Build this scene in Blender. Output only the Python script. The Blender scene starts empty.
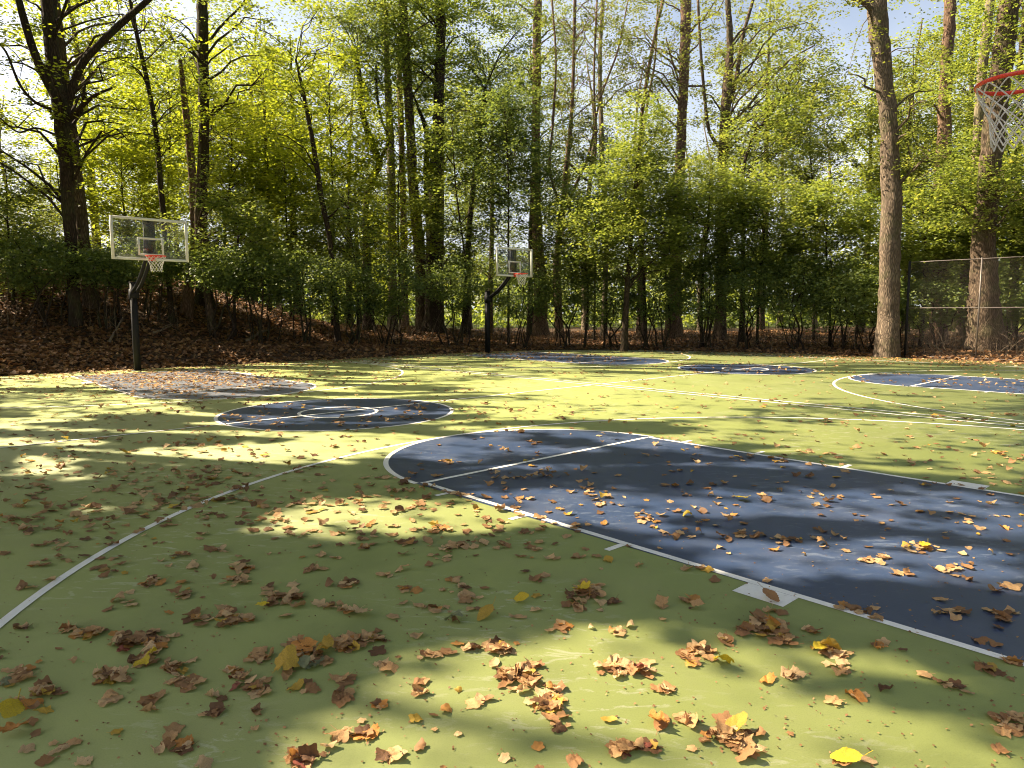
import bpy, math, random
import numpy as np
from mathutils import Vector, Matrix
R_ = math.radians
rng = np.random.default_rng(7)
random.seed(7)
scene = bpy.context.scene
COL = scene.collection

# ------------------------------------------------------------------ camera, sky, sun, exposure
F, PITCH, ROLL, CH = 704.87, 0.1007, -0.0023, 1.59
cam_d = bpy.data.cameras.new("camera")
cam = bpy.data.objects.new("camera", cam_d)
COL.objects.link(cam)
cam_d.sensor_width = 36.0
cam_d.lens = 36.0 * F / 1024.0
cam_d.clip_start = 0.05
cam_d.clip_end = 2000
cam.location = (0, 0, CH)
cam.rotation_euler = (Matrix.Rotation(math.pi / 2 - PITCH, 4, 'X') @ Matrix.Rotation(ROLL, 4, 'Z')).to_euler()
scene.camera = cam

SUN_EL, SUN_AZ = R_(43), math.atan2(0.27, -0.96)      # azimuth angle measured from +x, counter-clockwise
SUN = np.array([math.cos(SUN_EL) * math.cos(SUN_AZ), math.cos(SUN_EL) * math.sin(SUN_AZ), math.sin(SUN_EL)])
world = bpy.data.worlds.new("World")
scene.world = world
world.use_nodes = True
wn = world.node_tree
for n in list(wn.nodes):
    wn.nodes.remove(n)
wo = wn.nodes.new("ShaderNodeOutputWorld")
wb = wn.nodes.new("ShaderNodeBackground")
ws = wn.nodes.new("ShaderNodeTexSky")
ws.sky_type = 'NISHITA'
ws.sun_disc = False
ws.sun_elevation = SUN_EL
ws.sun_rotation = math.pi / 2 - SUN_AZ
ws.air_density = 1.0
ws.dust_density = 5.0
ws.ozone_density = 1.0
wb.inputs[1].default_value = 0.065
tc_ = wn.nodes.new("ShaderNodeTexCoord")
sx_ = wn.nodes.new("ShaderNodeSeparateXYZ"); wn.links.new(tc_.outputs['Generated'], sx_.inputs[0])
nz_ = wn.nodes.new("ShaderNodeTexNoise"); nz_.inputs['Scale'].default_value = 3.5; nz_.inputs['Detail'].default_value = 6
wn.links.new(tc_.outputs['Generated'], nz_.inputs['Vector'])
mr_ = wn.nodes.new("ShaderNodeMapRange"); mr_.inputs[1].default_value = 0.52; mr_.inputs[2].default_value = 0.10; wn.links.new(sx_.outputs[2], mr_.inputs[0])
cr_ = wn.nodes.new("ShaderNodeMapRange"); cr_.inputs[1].default_value = 0.42; cr_.inputs[2].default_value = 0.62; cr_.inputs[3].default_value = 0.45; wn.links.new(nz_.outputs['Fac'], cr_.inputs[0])
ml_ = wn.nodes.new("ShaderNodeMath"); ml_.operation = 'MULTIPLY'; wn.links.new(mr_.outputs[0], ml_.inputs[0]); wn.links.new(cr_.outputs[0], ml_.inputs[1])
mx_ = wn.nodes.new("ShaderNodeMix"); mx_.data_type = 'RGBA'; mx_.inputs[7].default_value = (6.0, 6.3, 6.8, 1)
wn.links.new(ml_.outputs[0], mx_.inputs[0]); wn.links.new(ws.outputs[0], mx_.inputs[6]); wn.links.new(mx_.outputs[2], wb.inputs[0])
wn.links.new(wb.outputs[0], wo.inputs[0])
sun_d = bpy.data.lights.new("sun", 'SUN')
sun_d.energy = 5.0
sun_d.angle = R_(0.53)
sun_d.color = (1.0, 0.84, 0.62)
sun = bpy.data.objects.new("sun", sun_d)
COL.objects.link(sun)
sun.rotation_euler = Vector(-SUN).to_track_quat('-Z', 'Y').to_euler()
vs = scene.view_settings
vs.view_transform = 'Standard'
vs.look = 'None'
vs.exposure = 1.75
vs.gamma = 1
vs.use_curve_mapping = False
cy = scene.cycles
cy.max_bounces = 6
cy.diffuse_bounces = 3
cy.glossy_bounces = 2
cy.transmission_bounces = 4
cy.transparent_max_bounces = 8
cy.use_adaptive_sampling = True
cy.adaptive_threshold = 0.02
cy.use_denoising = True
cy.filter_width = 1.05
cy.sample_clamp_indirect = 4

# ------------------------------------------------------------------ helpers: projection between picture, ground and court
cp, sp = math.cos(PITCH), math.sin(PITCH)
def ray(u, v):
    a, b = u - 512, v - 384
    c, s = math.cos(-ROLL), math.sin(-ROLL)
    a, b = a * c - b * s, a * s + b * c
    return np.array([a / F, cp - (b / F) * sp, -(b / F) * cp - sp])
def at(u, v, y):
    d = ray(u, v)
    w = d * (y / d[1])
    w[2] += CH
    return w
def ground(u, v, z=0.0):
    d = ray(u, v)
    w = d * ((z - CH) / d[2])
    w[2] += CH
    return w
def project(P):
    P = np.asarray(P, float)
    x, y, z = P[..., 0], P[..., 1], P[..., 2] - CH
    zc = y * cp - z * sp
    yc = -(z * cp + y * sp)
    zc = np.where(zc < 0.05, 0.05, zc)
    u, v = F * x / zc, F * yc / zc
    c, s = math.cos(ROLL), math.sin(ROLL)
    return 512 + u * c - v * s, 384 + u * s + v * c
YAW, PX, PY = -0.8317, 0.4548, 7.7016
EX = np.array([math.cos(YAW), math.sin(YAW)])
EY = np.array([-math.sin(YAW), math.cos(YAW)])
L_, S_ = 4.838, 12.694
def cw(X, Y, z=0.0):
    return np.array([PX + X * EX[0] + Y * EY[0], PY + X * EX[1] + Y * EY[1], z])
def tocourt(x, y):
    dx, dy = x - PX, y - PY
    return dx * EX[0] + dy * EX[1], dx * EY[0] + dy * EY[1]

# ------------------------------------------------------------------ helpers: objects
def tag(o, label=None, cat=None, group=None, kind=None):
    if label: o["label"] = label
    if cat: o["category"] = cat
    if group: o["group"] = group
    if kind: o["kind"] = kind
    return o
def link(o, parent=None):
    COL.objects.link(o)
    if parent is not None:
        o.parent = parent
    return o
def empty(name, loc=(0, 0, 0), rz=0.0, parent=None):
    o = bpy.data.objects.new(name, None)
    o.empty_display_size = 0.1
    o.location = loc
    o.rotation_euler = (0, 0, rz)
    return link(o, parent)
def mesh_np(name, V, faces_sizes, loops, mat=None, attrs=None, smooth=False, mats=None, midx=None):
    me = bpy.data.meshes.new(name)
    V = np.asarray(V, np.float32)
    fs = np.asarray(faces_sizes, np.int32)
    lp = np.asarray(loops, np.int32)
    me.vertices.add(len(V)); me.vertices.foreach_set("co", V.ravel())
    me.loops.add(len(lp)); me.loops.foreach_set("vertex_index", lp)
    st = np.zeros(len(fs), np.int32); st[1:] = np.cumsum(fs)[:-1]
    me.polygons.add(len(fs)); me.polygons.foreach_set("loop_start", st)
    try:
        me.polygons.foreach_set("loop_total", fs)
    except Exception:
        pass
    if smooth:
        me.polygons.foreach_set("use_smooth", np.ones(len(fs), bool))
    if attrs:
        for k, a in attrs.items():
            at_ = me.attributes.new(k, 'FLOAT', 'POINT')
            at_.data.foreach_set("value", np.asarray(a, np.float32))
    if mat: me.materials.append(mat)
    if mats:
        for m in mats: me.materials.append(m)
    if midx is not None:
        me.polygons.foreach_set("material_index", np.asarray(midx, np.int32))
    me.update(calc_edges=True)
    me.validate()
    return me
class MB:
    """collects polygons into one mesh"""
    def __init__(self):
        self.V, self.fs, self.lp, self.n = [], [], [], 0
        self.tint = []
    def add(self, V, faces, tint=0.5):
        V = np.asarray(V, float)
        self.V.append(V)
        for f in faces:
            self.fs.append(len(f)); self.lp.extend([i + self.n for i in f])
        self.tint.extend([tint] * len(V))
        self.n += len(V)
    def box(self, c, d, rot=None):
        x, y, z = np.array(d) / 2
        V = np.array([[-x, -y, -z], [x, -y, -z], [x, y, -z], [-x, y, -z], [-x, -y, z], [x, -y, z], [x, y, z], [-x, y, z]])
        if rot is not None: V = V @ np.array(rot).T
        self.add(V + np.array(c), [(3, 2, 1, 0), (4, 5, 6, 7), (0, 1, 5, 4), (1, 2, 6, 5), (2, 3, 7, 6), (3, 0, 4, 7)])
    def tube(self, P, r, n=8, cap=True, wob=0.0, tint=0.5, seed=0, closed=False):
        P = np.asarray(P, float); m = len(P)
        r = np.ones(m) * r if np.isscalar(r) else np.asarray(r, float)
        T = np.gradient(P, axis=0) if not closed else np.roll(P, -1, 0) - np.roll(P, 1, 0)
        T /= np.linalg.norm(T, axis=1)[:, None] + 1e-9
        up = np.array([0.0, 0, 1]) if abs(T[:, 2]).mean() < 0.8 else np.array([1.0, 0, 0])
        A = np.cross(T, up); A /= np.linalg.norm(A, axis=1)[:, None] + 1e-9
        B = np.cross(T, A)
        th = np.linspace(0, 2 * np.pi, n, endpoint=False)
        rr = r[:, None] * np.ones((m, n))
        if wob:
            g = np.random.default_rng(seed)
            ph = g.uniform(0, 6.28, 4)
            s = np.linspace(0, 1, m)[:, None] * m * 0.25
            rr = rr * (1 + wob * (np.sin(2 * th + ph[0] + s) + 0.6 * np.sin(3 * th + ph[1] - s * 1.3) + 0.5 * np.sin(5 * th + ph[2] + s * 0.7)) + wob * 0.35 * g.normal(size=(m, n)))
        V = P[:, None, :] + rr[..., None] * (np.cos(th)[None, :, None] * A[:, None, :] + np.sin(th)[None, :, None] * B[:, None, :])
        V = V.reshape(-1, 3)
        f = []
        for i in range(m if closed else m - 1):
            a, b = i * n, ((i + 1) % m) * n
            for j in range(n):
                k = (j + 1) % n
                f.append((a + j, b + j, b + k, a + k))
        if cap and not closed:
            f.append(tuple(range(n))); f.append(tuple((m - 1) * n + j for j in range(n))[::-1])
        self.add(V, f, tint)
    def mesh(self, name, mat, smooth=False):
        V = np.concatenate(self.V)
        me = mesh_np(name, V, self.fs, self.lp, mat, {"tint": self.tint}, smooth)
        return me
    def build(self, name, mat, parent=None, smooth=False):
        return link(bpy.data.objects.new(name, self.mesh(name, mat, smooth)), parent)
def smoothpts(P, k=6):
    """Catmull-Rom through the rows of P (any number of columns)"""
    P = np.asarray(P, float)
    Q = np.vstack([2 * P[0] - P[1], P, 2 * P[-1] - P[-2]])
    out = []
    for i in range(1, len(Q) - 2):
        for t in np.linspace(0, 1, k, endpoint=False):
            a, b, c, d = Q[i - 1], Q[i], Q[i + 1], Q[i + 2]
            out.append(0.5 * (2 * b + (c - a) * t + (2 * a - 5 * b + 4 * c - d) * t * t + (3 * b - a - 3 * c + d) * t ** 3))
    out.append(P[-1])
    return np.array(out)

# ------------------------------------------------------------------ helpers: materials
class NT:
    def __init__(self, name):
        self.m = bpy.data.materials.new(name); self.m.use_nodes = True
        self.t = self.m.node_tree
        for n in list(self.t.nodes): self.t.nodes.remove(n)
        self.out = self.n("ShaderNodeOutputMaterial")
    def n(self, ty, **kw):
        x = self.t.nodes.new(ty)
        for k, v in kw.items():
            if hasattr(x, k): setattr(x, k, v)
        return x
    def l(self, a, b): self.t.links.new(a, b)
    def set(self, node, name, v):
        if hasattr(v, "is_output"): self.l(v, node.inputs[name])
        else: node.inputs[name].default_value = v
    def coord(self, scale=(1, 1, 1), which='Object'):
        if which == 'World':
            g = self.n("ShaderNodeNewGeometry"); src = g.outputs['Position']
        else:
            g = self.n("ShaderNodeTexCoord"); src = g.outputs[which]
        mp = self.n("ShaderNodeMapping"); mp.inputs['Scale'].default_value = scale
        self.l(src, mp.inputs[0]); return mp.outputs[0]
    def noise(self, vec, scale, detail=4, rough=0.55, dist=0.0):
        n = self.n("ShaderNodeTexNoise")
        n.inputs['Scale'].default_value = scale; n.inputs['Detail'].default_value = detail
        n.inputs['Roughness'].default_value = rough; n.inputs['Distortion'].default_value = dist
        self.l(vec, n.inputs['Vector']); return n.outputs['Fac']
    def ramp(self, fac, stops, interp='LINEAR'):
        r = self.n("ShaderNodeValToRGB"); r.color_ramp.interpolation = interp
        e = r.color_ramp.elements
        while len(e) < len(stops): e.new(0.5)
        for x, (p, c) in zip(e, stops):
            x.position = p; x.color = (*c, 1) if len(c) == 3 else c
        self.l(fac, r.inputs[0]); return r.outputs[0]
    def mix(self, fac, a, b, mode='MIX'):
        x = self.n("ShaderNodeMix"); x.data_type = 'RGBA'; x.blend_type = mode
        for i, v in ((0, fac), (6, a), (7, b)):
            if hasattr(v, "is_output"): self.l(v, x.inputs[i])
            else: x.inputs[i].default_value = v if i == 0 else ((*v, 1) if len(v) == 3 else v)
        return x.outputs[2]
    def math(self, op, a, b=0.0, clamp=False):
        x = self.n("ShaderNodeMath"); x.operation = op; x.use_clamp = clamp
        for i, v in ((0, a), (1, b)):
            if hasattr(v, "is_output"): self.l(v, x.inputs[i])
            else: x.inputs[i].default_value = v
        return x.outputs[0]
    def bump(self, h, strength=0.3, dist=0.02):
        b = self.n("ShaderNodeBump"); b.inputs['Strength'].default_value = strength; b.inputs['Distance'].default_value = dist
        self.l(h, b.inputs['Height']); return b.outputs[0]
    def bsdf(self, color, rough=0.8, spec=0.3, metal=0.0, normal=None):
        p = self.n("ShaderNodeBsdfPrincipled")
        self.set(p, 'Base Color', color if hasattr(color, "is_output") else (*color, 1))
        self.set(p, 'Roughness', rough); self.set(p, 'Specular IOR Level', spec); self.set(p, 'Metallic', metal)
        if normal is not None: self.l(normal, p.inputs['Normal'])
        return p
    def done(self, sh):
        self.l(sh.outputs[0] if hasattr(sh, "outputs") else sh, self.out.inputs[0]); return self.m

def mat_plain(name, color, rough=0.6, spec=0.4, metal=0.0, var=0.25, scale=12):
    t = NT(name); v = t.coord()
    n = t.noise(v, scale, 5)
    c = t.mix(n, tuple(x * (1 - var) for x in color), tuple(min(1, x * (1 + var)) for x in color))
    return t.done(t.bsdf(c, rough, spec, metal, t.bump(n, 0.08, 0.01)))

def mat_paint(name, c_lo, c_hi, scuff, scuff_amt, worn, rough=0.55):
    t = NT(name); v = t.coord(which='World')
    big = t.noise(v, 0.45, 5, 0.6)
    mid = t.noise(v, 3.2, 6, 0.6)
    fine = t.noise(v, 60, 3, 0.6)
    c = t.mix(t.ramp(big, [(0.3, (0, 0, 0)), (0.7, (1, 1, 1))]), c_lo, c_hi)
    c = t.mix(t.math('MULTIPLY', t.ramp(mid, [(0.35, (0, 0, 0)), (0.75, (1, 1, 1))]), 0.18), c, tuple(x * 0.72 for x in c_lo))
    # pale scuffs, drawn out along a squeegee direction
    mp = t.n("ShaderNodeMapping"); g = t.n("ShaderNodeNewGeometry"); t.l(g.outputs['Position'], mp.inputs[0])
    mp.inputs['Rotation'].default_value = (0, 0, 0.5); mp.inputs['Scale'].default_value = (1.0, 2.6, 1)
    sc = t.noise(mp.outputs[0], 5.5, 7, 0.72, 0.6)
    area = t.ramp(t.noise(v, 0.5, 2), [(0.45, (0, 0, 0)), (0.58, (1, 1, 1))])
    m = t.math('MULTIPLY', t.ramp(sc, [(0.55, (0, 0, 0)), (0.615, (1, 1, 1))]), area)
    m = t.math('MULTIPLY', m, scuff_amt)
    c = t.mix(m, c, scuff)
    # dust and grit
    dust = t.ramp(t.noise(v, 1.4, 8, 0.7), [(0.45, (0, 0, 0)), (0.8, (1, 1, 1))])
    c = t.mix(t.math('MULTIPLY', dust, 0.34), c, worn)
    grit = t.noise(v, 160, 2, 0.7)
    c = t.mix(t.math('MULTIPLY', t.ramp(grit, [(0.5, (0, 0, 0)), (0.72, (1, 1, 1))]), 0.28), c, tuple(x * 0.55 for x in c_lo))
    c = t.mix(t.math('MULTIPLY', t.ramp(t.noise(v, 0.9, 6, 0.6, 0.8), [(0.56, (0, 0, 0)), (0.66, (1, 1, 1))]), 0.30), c, tuple(x * 0.62 for x in c_lo))
    sp_ = t.ramp(t.noise(v, 38, 2, 0.5), [(0.72, (0, 0, 0)), (0.77, (1, 1, 1))])
    c = t.mix(t.math('MULTIPLY', sp_, 0.35), c, (0.10, 0.075, 0.05))
    h = t.math('ADD', t.math('MULTIPLY', fine, 1.0), t.math('MULTIPLY', mid, 0.6))
    b = t.bsdf(c, t.mix(dust, (rough,) * 3, (rough + .12,) * 3), 0.35, 0.0, t.bump(h, 0.25, 0.002))
    return t.done(b)
M = {}
M['green'] = mat_paint("green_court_paint", (0.240, 0.282, 0.086), (0.305, 0.340, 0.104), (0.47, 0.47, 0.33), 0.55, (0.27, 0.26, 0.14), 0.6)
M['blue_worn'] = mat_paint("sun_bleached_dusty_blue_paint", (0.085, 0.10, 0.13), (0.14, 0.15, 0.18), (0.34, 0.34, 0.36), 0.5, (0.30, 0.28, 0.26), 0.5)
M['blue'] = mat_paint("blue_court_paint", (0.027, 0.048, 0.105), (0.038, 0.062, 0.13), (0.26, 0.30, 0.36), 0.3, (0.17, 0.18, 0.21), 0.40)
def mat_line():
    t = NT("white_line_paint"); v = t.coord(which='World')
    w = t.ramp(t.noise(v, 26, 6, 0.7), [(0.28, (0.50, 0.50, 0.40)), (0.38, (0.80, 0.79, 0.74)), (0.75, (0.87, 0.86, 0.81))])
    return t.done(t.bsdf(w, 0.6, 0.3, 0, t.bump(t.noise(v, 60, 3), 0.2, 0.003)))
M['line'] = mat_line()
def mat_soil():
    t = NT("leaf_covered_soil"); v = t.coord(which='World')
    n = t.n("ShaderNodeTexVoronoi"); n.inputs['Scale'].default_value = 11; t.l(v, n.inputs['Vector'])
    c = t.ramp(n.outputs['Color'], [(0.1, (0.035, 0.022, 0.014)), (0.4, (0.065, 0.04, 0.024)), (0.7, (0.11, 0.07, 0.04)), (0.95, (0.18, 0.12, 0.07))])
    g = t.noise(v, 1.2, 5)
    c = t.mix(t.math('MULTIPLY', g, 0.5), c, (0.045, 0.028, 0.018))
    # grass farther out: position decides
    pos = t.n("ShaderNodeNewGeometry"); sx = t.n("ShaderNodeSeparateXYZ"); t.l(pos.outputs['Position'], sx.inputs[0])
    far = t.math('MULTIPLY', t.math('SUBTRACT', sx.outputs[1], 56.0), 0.12, True)
    gr = t.mix(t.noise(v, 6, 5), (0.035, 0.045, 0.015), (0.07, 0.085, 0.028))
    c = t.mix(far, c, gr)
    return t.done(t.bsdf(c, 0.9, 0.15, 0, t.bump(n.outputs['Distance'], 0.6, 0.05)))
M['soil'] = mat_soil()
def mat_bark(name, lo, hi, moss=0.0, warm=None):
    t = NT(name)
    v = t.coord((1, 1, 0.16), 'World')
    a = t.n("ShaderNodeTexVoronoi"); a.feature = 'DISTANCE_TO_EDGE'; a.inputs['Scale'].default_value = 26
    dv = t.n("ShaderNodeMix"); dv.data_type = 'RGBA'; dv.inputs[0].default_value = 0.08
    nn = t.n("ShaderNodeTexNoise"); nn.inputs['Scale'].default_value = 5; t.l(v, nn.inputs[0])
    t.l(v, dv.inputs[6]); t.l(nn.outputs['Color'], dv.inputs[7]); t.l(dv.outputs[2], a.inputs['Vector'])
    f = t.ramp(a.outputs['Distance'], [(0.0, (0, 0, 0)), (0.35, (1, 1, 1))])
    n2 = t.noise(t.coord((1, 1, 0.5), 'World'), 3.0, 6)
    k = t.math('MULTIPLY', f, n2)
    c = t.mix(t.math('MULTIPLY', k, 1.7, True), lo, hi)
    if moss:
        mz = t.ramp(t.noise(t.coord(which='World'), 1.6, 6, 0.65), [(0.5, (0, 0, 0)), (0.62, (1, 1, 1))])
        c = t.mix(t.math('MULTIPLY', mz, moss), c, (0.075, 0.10, 0.03))
    return t.done(t.bsdf(c, 0.9, 0.15, 0, t.bump(f, 0.6, 0.025)))
M['bark'] = mat_bark("brown_bark", (0.055, 0.038, 0.026), (0.20, 0.145, 0.10), 0.25)
M['bark_grey'] = mat_bark("grey_bark", (0.08, 0.060, 0.044), (0.27, 0.205, 0.145), 0.25)
M['bark_dark'] = mat_bark("dark_bark", (0.025, 0.018, 0.013), (0.085, 0.06, 0.042), 0.25)
M['bark_warm'] = mat_bark("reddish_bark", (0.085, 0.052, 0.034), (0.29, 0.19, 0.125), 0.1)
M['bark_pale'] = mat_bark("pale_bark", (0.13, 0.10, 0.07), (0.36, 0.29, 0.20), 0.35)
def mat_foliage(name, dark, light, extra=None, trans=0.45):
    t = NT(name)
    a = t.n("ShaderNodeAttribute"); a.attribute_name = "tint"
    oi = t.n("ShaderNodeObjectInfo")
    v = t.coord(which='World')
    k = t.math('ADD', t.math('MULTIPLY', a.outputs['Fac'], 0.75), t.math('MULTIPLY', t.noise(v, 0.5, 3), 0.25))
    stops = [(0.12, dark), (0.85, light)]
    if extra: stops.append((0.97, extra))
    c = t.ramp(k, stops)
    d = t.bsdf(c, 0.5, 0.35)
    tr = t.n("ShaderNodeBsdfTranslucent")
    tc = t.mix(1.0, c, (1.95, 1.85, 0.9), 'MULTIPLY')
    t.l(tc, tr.inputs[0])
    mx = t.n("ShaderNodeMixShader"); mx.inputs[0].default_value = trans
    t.l(d.outputs[0], mx.inputs[1]); t.l(tr.outputs[0], mx.inputs[2])
    return t.done(mx)
M['fol'] = mat_foliage("green_leaves", (0.095, 0.14, 0.036), (0.25, 0.285, 0.075), (0.38, 0.31, 0.08), 0.48)
M['fol_yellow'] = mat_foliage("yellow_green_leaves", (0.10, 0.14, 0.018), (0.29, 0.32, 0.035), (0.44, 0.37, 0.05), 0.6)
M['fol_dark'] = mat_foliage("dark_green_leaves", (0.065, 0.105, 0.038), (0.20, 0.25, 0.075), None, 0.4)
M['fol_pale'] = mat_foliage("pale_olive_leaves", (0.075, 0.10, 0.03), (0.19, 0.21, 0.06), (0.30, 0.22, 0.07), 0.45)
def mat_dead(name, use_tint):
    t = NT(name)
    v = t.coord(which='Object' if not use_tint else 'World')
    if use_tint:
        a = t.n("ShaderNodeAttribute"); a.attribute_name = "tint"
        c = t.ramp(a.outputs['Fac'], [(0.0, (0.14, 0.07, 0.033)), (0.3, (0.31, 0.165, 0.07)), (0.55, (0.52, 0.32, 0.145)), (0.78, (0.66, 0.45, 0.23)), (0.88, (0.52, 0.25, 0.065)), (0.95, (0.52, 0.33, 0.05)), (1.0, (0.60, 0.44, 0.05))])
    else:
        oi = t.n("ShaderNodeObjectInfo"); c = oi.outputs['Color']
    n = t.noise(v, 30, 5, 0.65)
    c = t.mix(t.math('MULTIPLY', t.ramp(n, [(0.4, (0, 0, 0)), (0.7, (1, 1, 1))]), 0.45), c, (0.17, 0.095, 0.05))
    d = t.bsdf(c, 0.62, 0.3, 0, t.bump(n, 0.5, 0.008))
    tr = t.n("ShaderNodeBsdfTranslucent"); t.l(c, tr.inputs[0])
    mx = t.n("ShaderNodeMixShader"); mx.inputs[0].default_value = 0.2
    t.l(d.outputs[0], mx.inputs[1]); t.l(tr.outputs[0], mx.inputs[2])
    return t.done(mx)
M['dead'] = mat_dead("dry_fallen_leaf", False)
M['litter'] = mat_dead("dry_leaf_litter", True)
M['twig'] = mat_plain("dry_twig", (0.20, 0.15, 0.10), 0.85, 0.2, var=0.5)
M['frame'] = mat_plain("cream_painted_frame", (0.86, 0.84, 0.75), 0.45, 0.5, var=0.06)
M['black'] = mat_plain("black_painted_steel", (0.010, 0.010, 0.011), 0.6, 0.25, var=0.3)
M['red'] = mat_plain("red_painted_rim", (0.95, 0.075, 0.03), 0.3, 0.5, var=0.12)
M['net'] = mat_plain("white_net_cord", (0.84, 0.81, 0.74), 0.8, 0.2, var=0.12)
M['galv'] = mat_plain("galvanised_fence_steel", (0.12, 0.10, 0.088), 0.5, 0.5, 0.4, var=0.2)
def mat_glass():
    t = NT("clear_backboard_glass")
    g = t.n("ShaderNodeBsdfGlossy"); g.inputs['Roughness'].default_value = 0.12
    tr = t.n("ShaderNodeBsdfTransparent"); tr.inputs[0].default_value = (0.90, 0.92, 0.90, 1)
    df = t.n("ShaderNodeBsdfDiffuse"); df.inputs[0].default_value = (0.5, 0.52, 0.5, 1)
    fr = t.n("ShaderNodeFresnel"); fr.inputs[0].default_value = 1.45
    m1 = t.n("ShaderNodeMixShader"); m1.inputs[0].default_value = 0.05; t.l(tr.outputs[0], m1.inputs[1]); t.l(g.outputs[0], m1.inputs[2])
    m2 = t.n("ShaderNodeMixShader"); m2.inputs[0].default_value = 0.03; t.l(m1.outputs[0], m2.inputs[1]); t.l(df.outputs[0], m2.inputs[2])
    return t.done(m2)
M['glass'] = mat_glass()

# ------------------------------------------------------------------ terrain
def sstep(a, b, x):
    t = np.clip((x - a) / (b - a), 0, 1)
    return t * t * (3 - 2 * t)
PAVE = [(-16.8, -10.5), (-16.8, 11.5), (-16.1, 15.6), (-14.2, 17.9), (-10.8, 19.6), (-7.0, 20.95), (8.5, 21.05), (8.5, -10.5)]
def pave_dist(X, Y):
    """distance outside the (convex) pavement outline, negative inside"""
    d = np.full(np.broadcast(X, Y).shape, -1e9)
    n = len(PAVE)
    for i in range(n):
        (x0, y0), (x1, y1) = PAVE[i], PAVE[(i + 1) % n]
        ex, ey = x1 - x0, y1 - y0
        l = math.hypot(ex, ey)
        d = np.maximum(d, -((X - x0) * ey - (Y - y0) * ex) / l)
    return d
def waves(x, y):
    return (np.sin(x * 0.9 + 1.3 * np.sin(y * 0.5)) * np.cos(y * 0.7 + 1) + 0.6 * np.sin(x * 2.1 + y * 1.7) * np.cos(y * 2.3 - x)) * 0.5
def terr(x, y):
    X, Y = tocourt(x, y)
    d = pave_dist(X, Y)
    amp = 3.3 - 2.45 * sstep(2.0, 14.0, Y) - 0.6 * sstep(14, 22, Y)
    left = sstep(-8, -14, X) if False else sstep(8.0, 0.0, X + 16)
    side = sstep(0, 1, np.clip((-X - 9) / 8, 0, 1))
    h = amp * side * (0.12 * sstep(0, 1.2, d) + 0.88 * sstep(0.5, 12, d)) + 0.12 * (1 - side) * sstep(0, 2, d)
    h = h + waves(x, y) * 0.10 * sstep(0.3, 3, d) + 0.25 * waves(x * 0.3, y * 0.3) * sstep(3, 12, d)
    h = np.where(d < 0.0, -0.07, h + 0.01)
    far = np.hypot(x, y - 10)
    return h - 0.0 * far
def grid_axis(lo, hi, c0, c1, fine, coarse):
    a = list(np.arange(c0, c1, fine))
    s, x = fine, c1
    while x < hi: a.append(x); s = min(s * 1.25, coarse); x += s
    a.append(hi)
    s, x = fine, c0
    b = []
    while True:
        s = min(s * 1.25, coarse); x -= s
        if x <= lo: break
        b.append(x)
    b.append(lo)
    return np.array(b[::-1] + a)
gx = grid_axis(-600, 600, -26, 26, 0.35, 60)
gy = grid_axis(-300, 1200, -12, 48, 0.35, 60)
GX, GY = np.meshgrid(gx, gy)
GZ = terr(GX, GY)
nx, ny = len(gx), len(gy)
ii, jj = np.meshgrid(np.arange(nx - 1), np.arange(ny - 1))
q = (jj * nx + ii)
lp = np.stack([q, q + 1, q + nx + 1, q + nx], -1).reshape(-1)
gm = mesh_np("ground", np.stack([GX, GY, GZ], -1).reshape(-1, 3), np.full((nx - 1) * (ny - 1), 4), lp, M['soil'], smooth=True)
tag(link(bpy.data.objects.new("ground", gm)), kind='structure')

# pavement slab
b = MB()
top = [cw(x, y, 0.0) for x, y in PAVE]; bot = [cw(x, y, -0.15) for x, y in PAVE]
n = len(PAVE)
b.add(top + bot, [tuple(range(n))[::-1]] + [(i, (i + 1) % n, n + (i + 1) % n, n + i) for i in range(n)])
court = b.build("court_surface", M['green'])
tag(court, kind='structure')

def arc(X, Y, r, a0, a1, n=64):
    return [(X + r * math.cos(a), Y + r * math.sin(a)) for a in np.linspace(a0, a1, n)]
# blue painted areas: keys and centre circles
FT = 1.829; LW = 1.76
keys = MB()
def poly(mb, pts, z):
    mb.add([cw(x, y, z) for x, y in pts], [tuple(range(len(pts)))])
XB, XF = 5.79, -2 * L_ - 5.79
for S in (0.0, S_):
    poly(keys, arc(0, S, FT, math.pi / 2, 1.5 * math.pi) + [(XB, S - LW), (XB, S + LW)], 0.002)
    if S: poly(keys, arc(-2 * L_, S, FT, -math.pi / 2, math.pi / 2) + [(XF, S + LW), (XF, S - LW)], 0.002)
    poly(keys, arc(-L_, S, FT, 0, 2 * math.pi, 97)[:-1], 0.002)
kw_ = MB(); poly(kw_, arc(-2 * L_, 0, FT, -math.pi / 2, math.pi / 2) + [(XF, LW), (XF, -LW)], 0.002)
tag(kw_.build("court_key_paint", M['blue_worn']), kind='structure')
ko = keys.build("court_key_paint", M['blue']); tag(ko, kind='structure')
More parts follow.
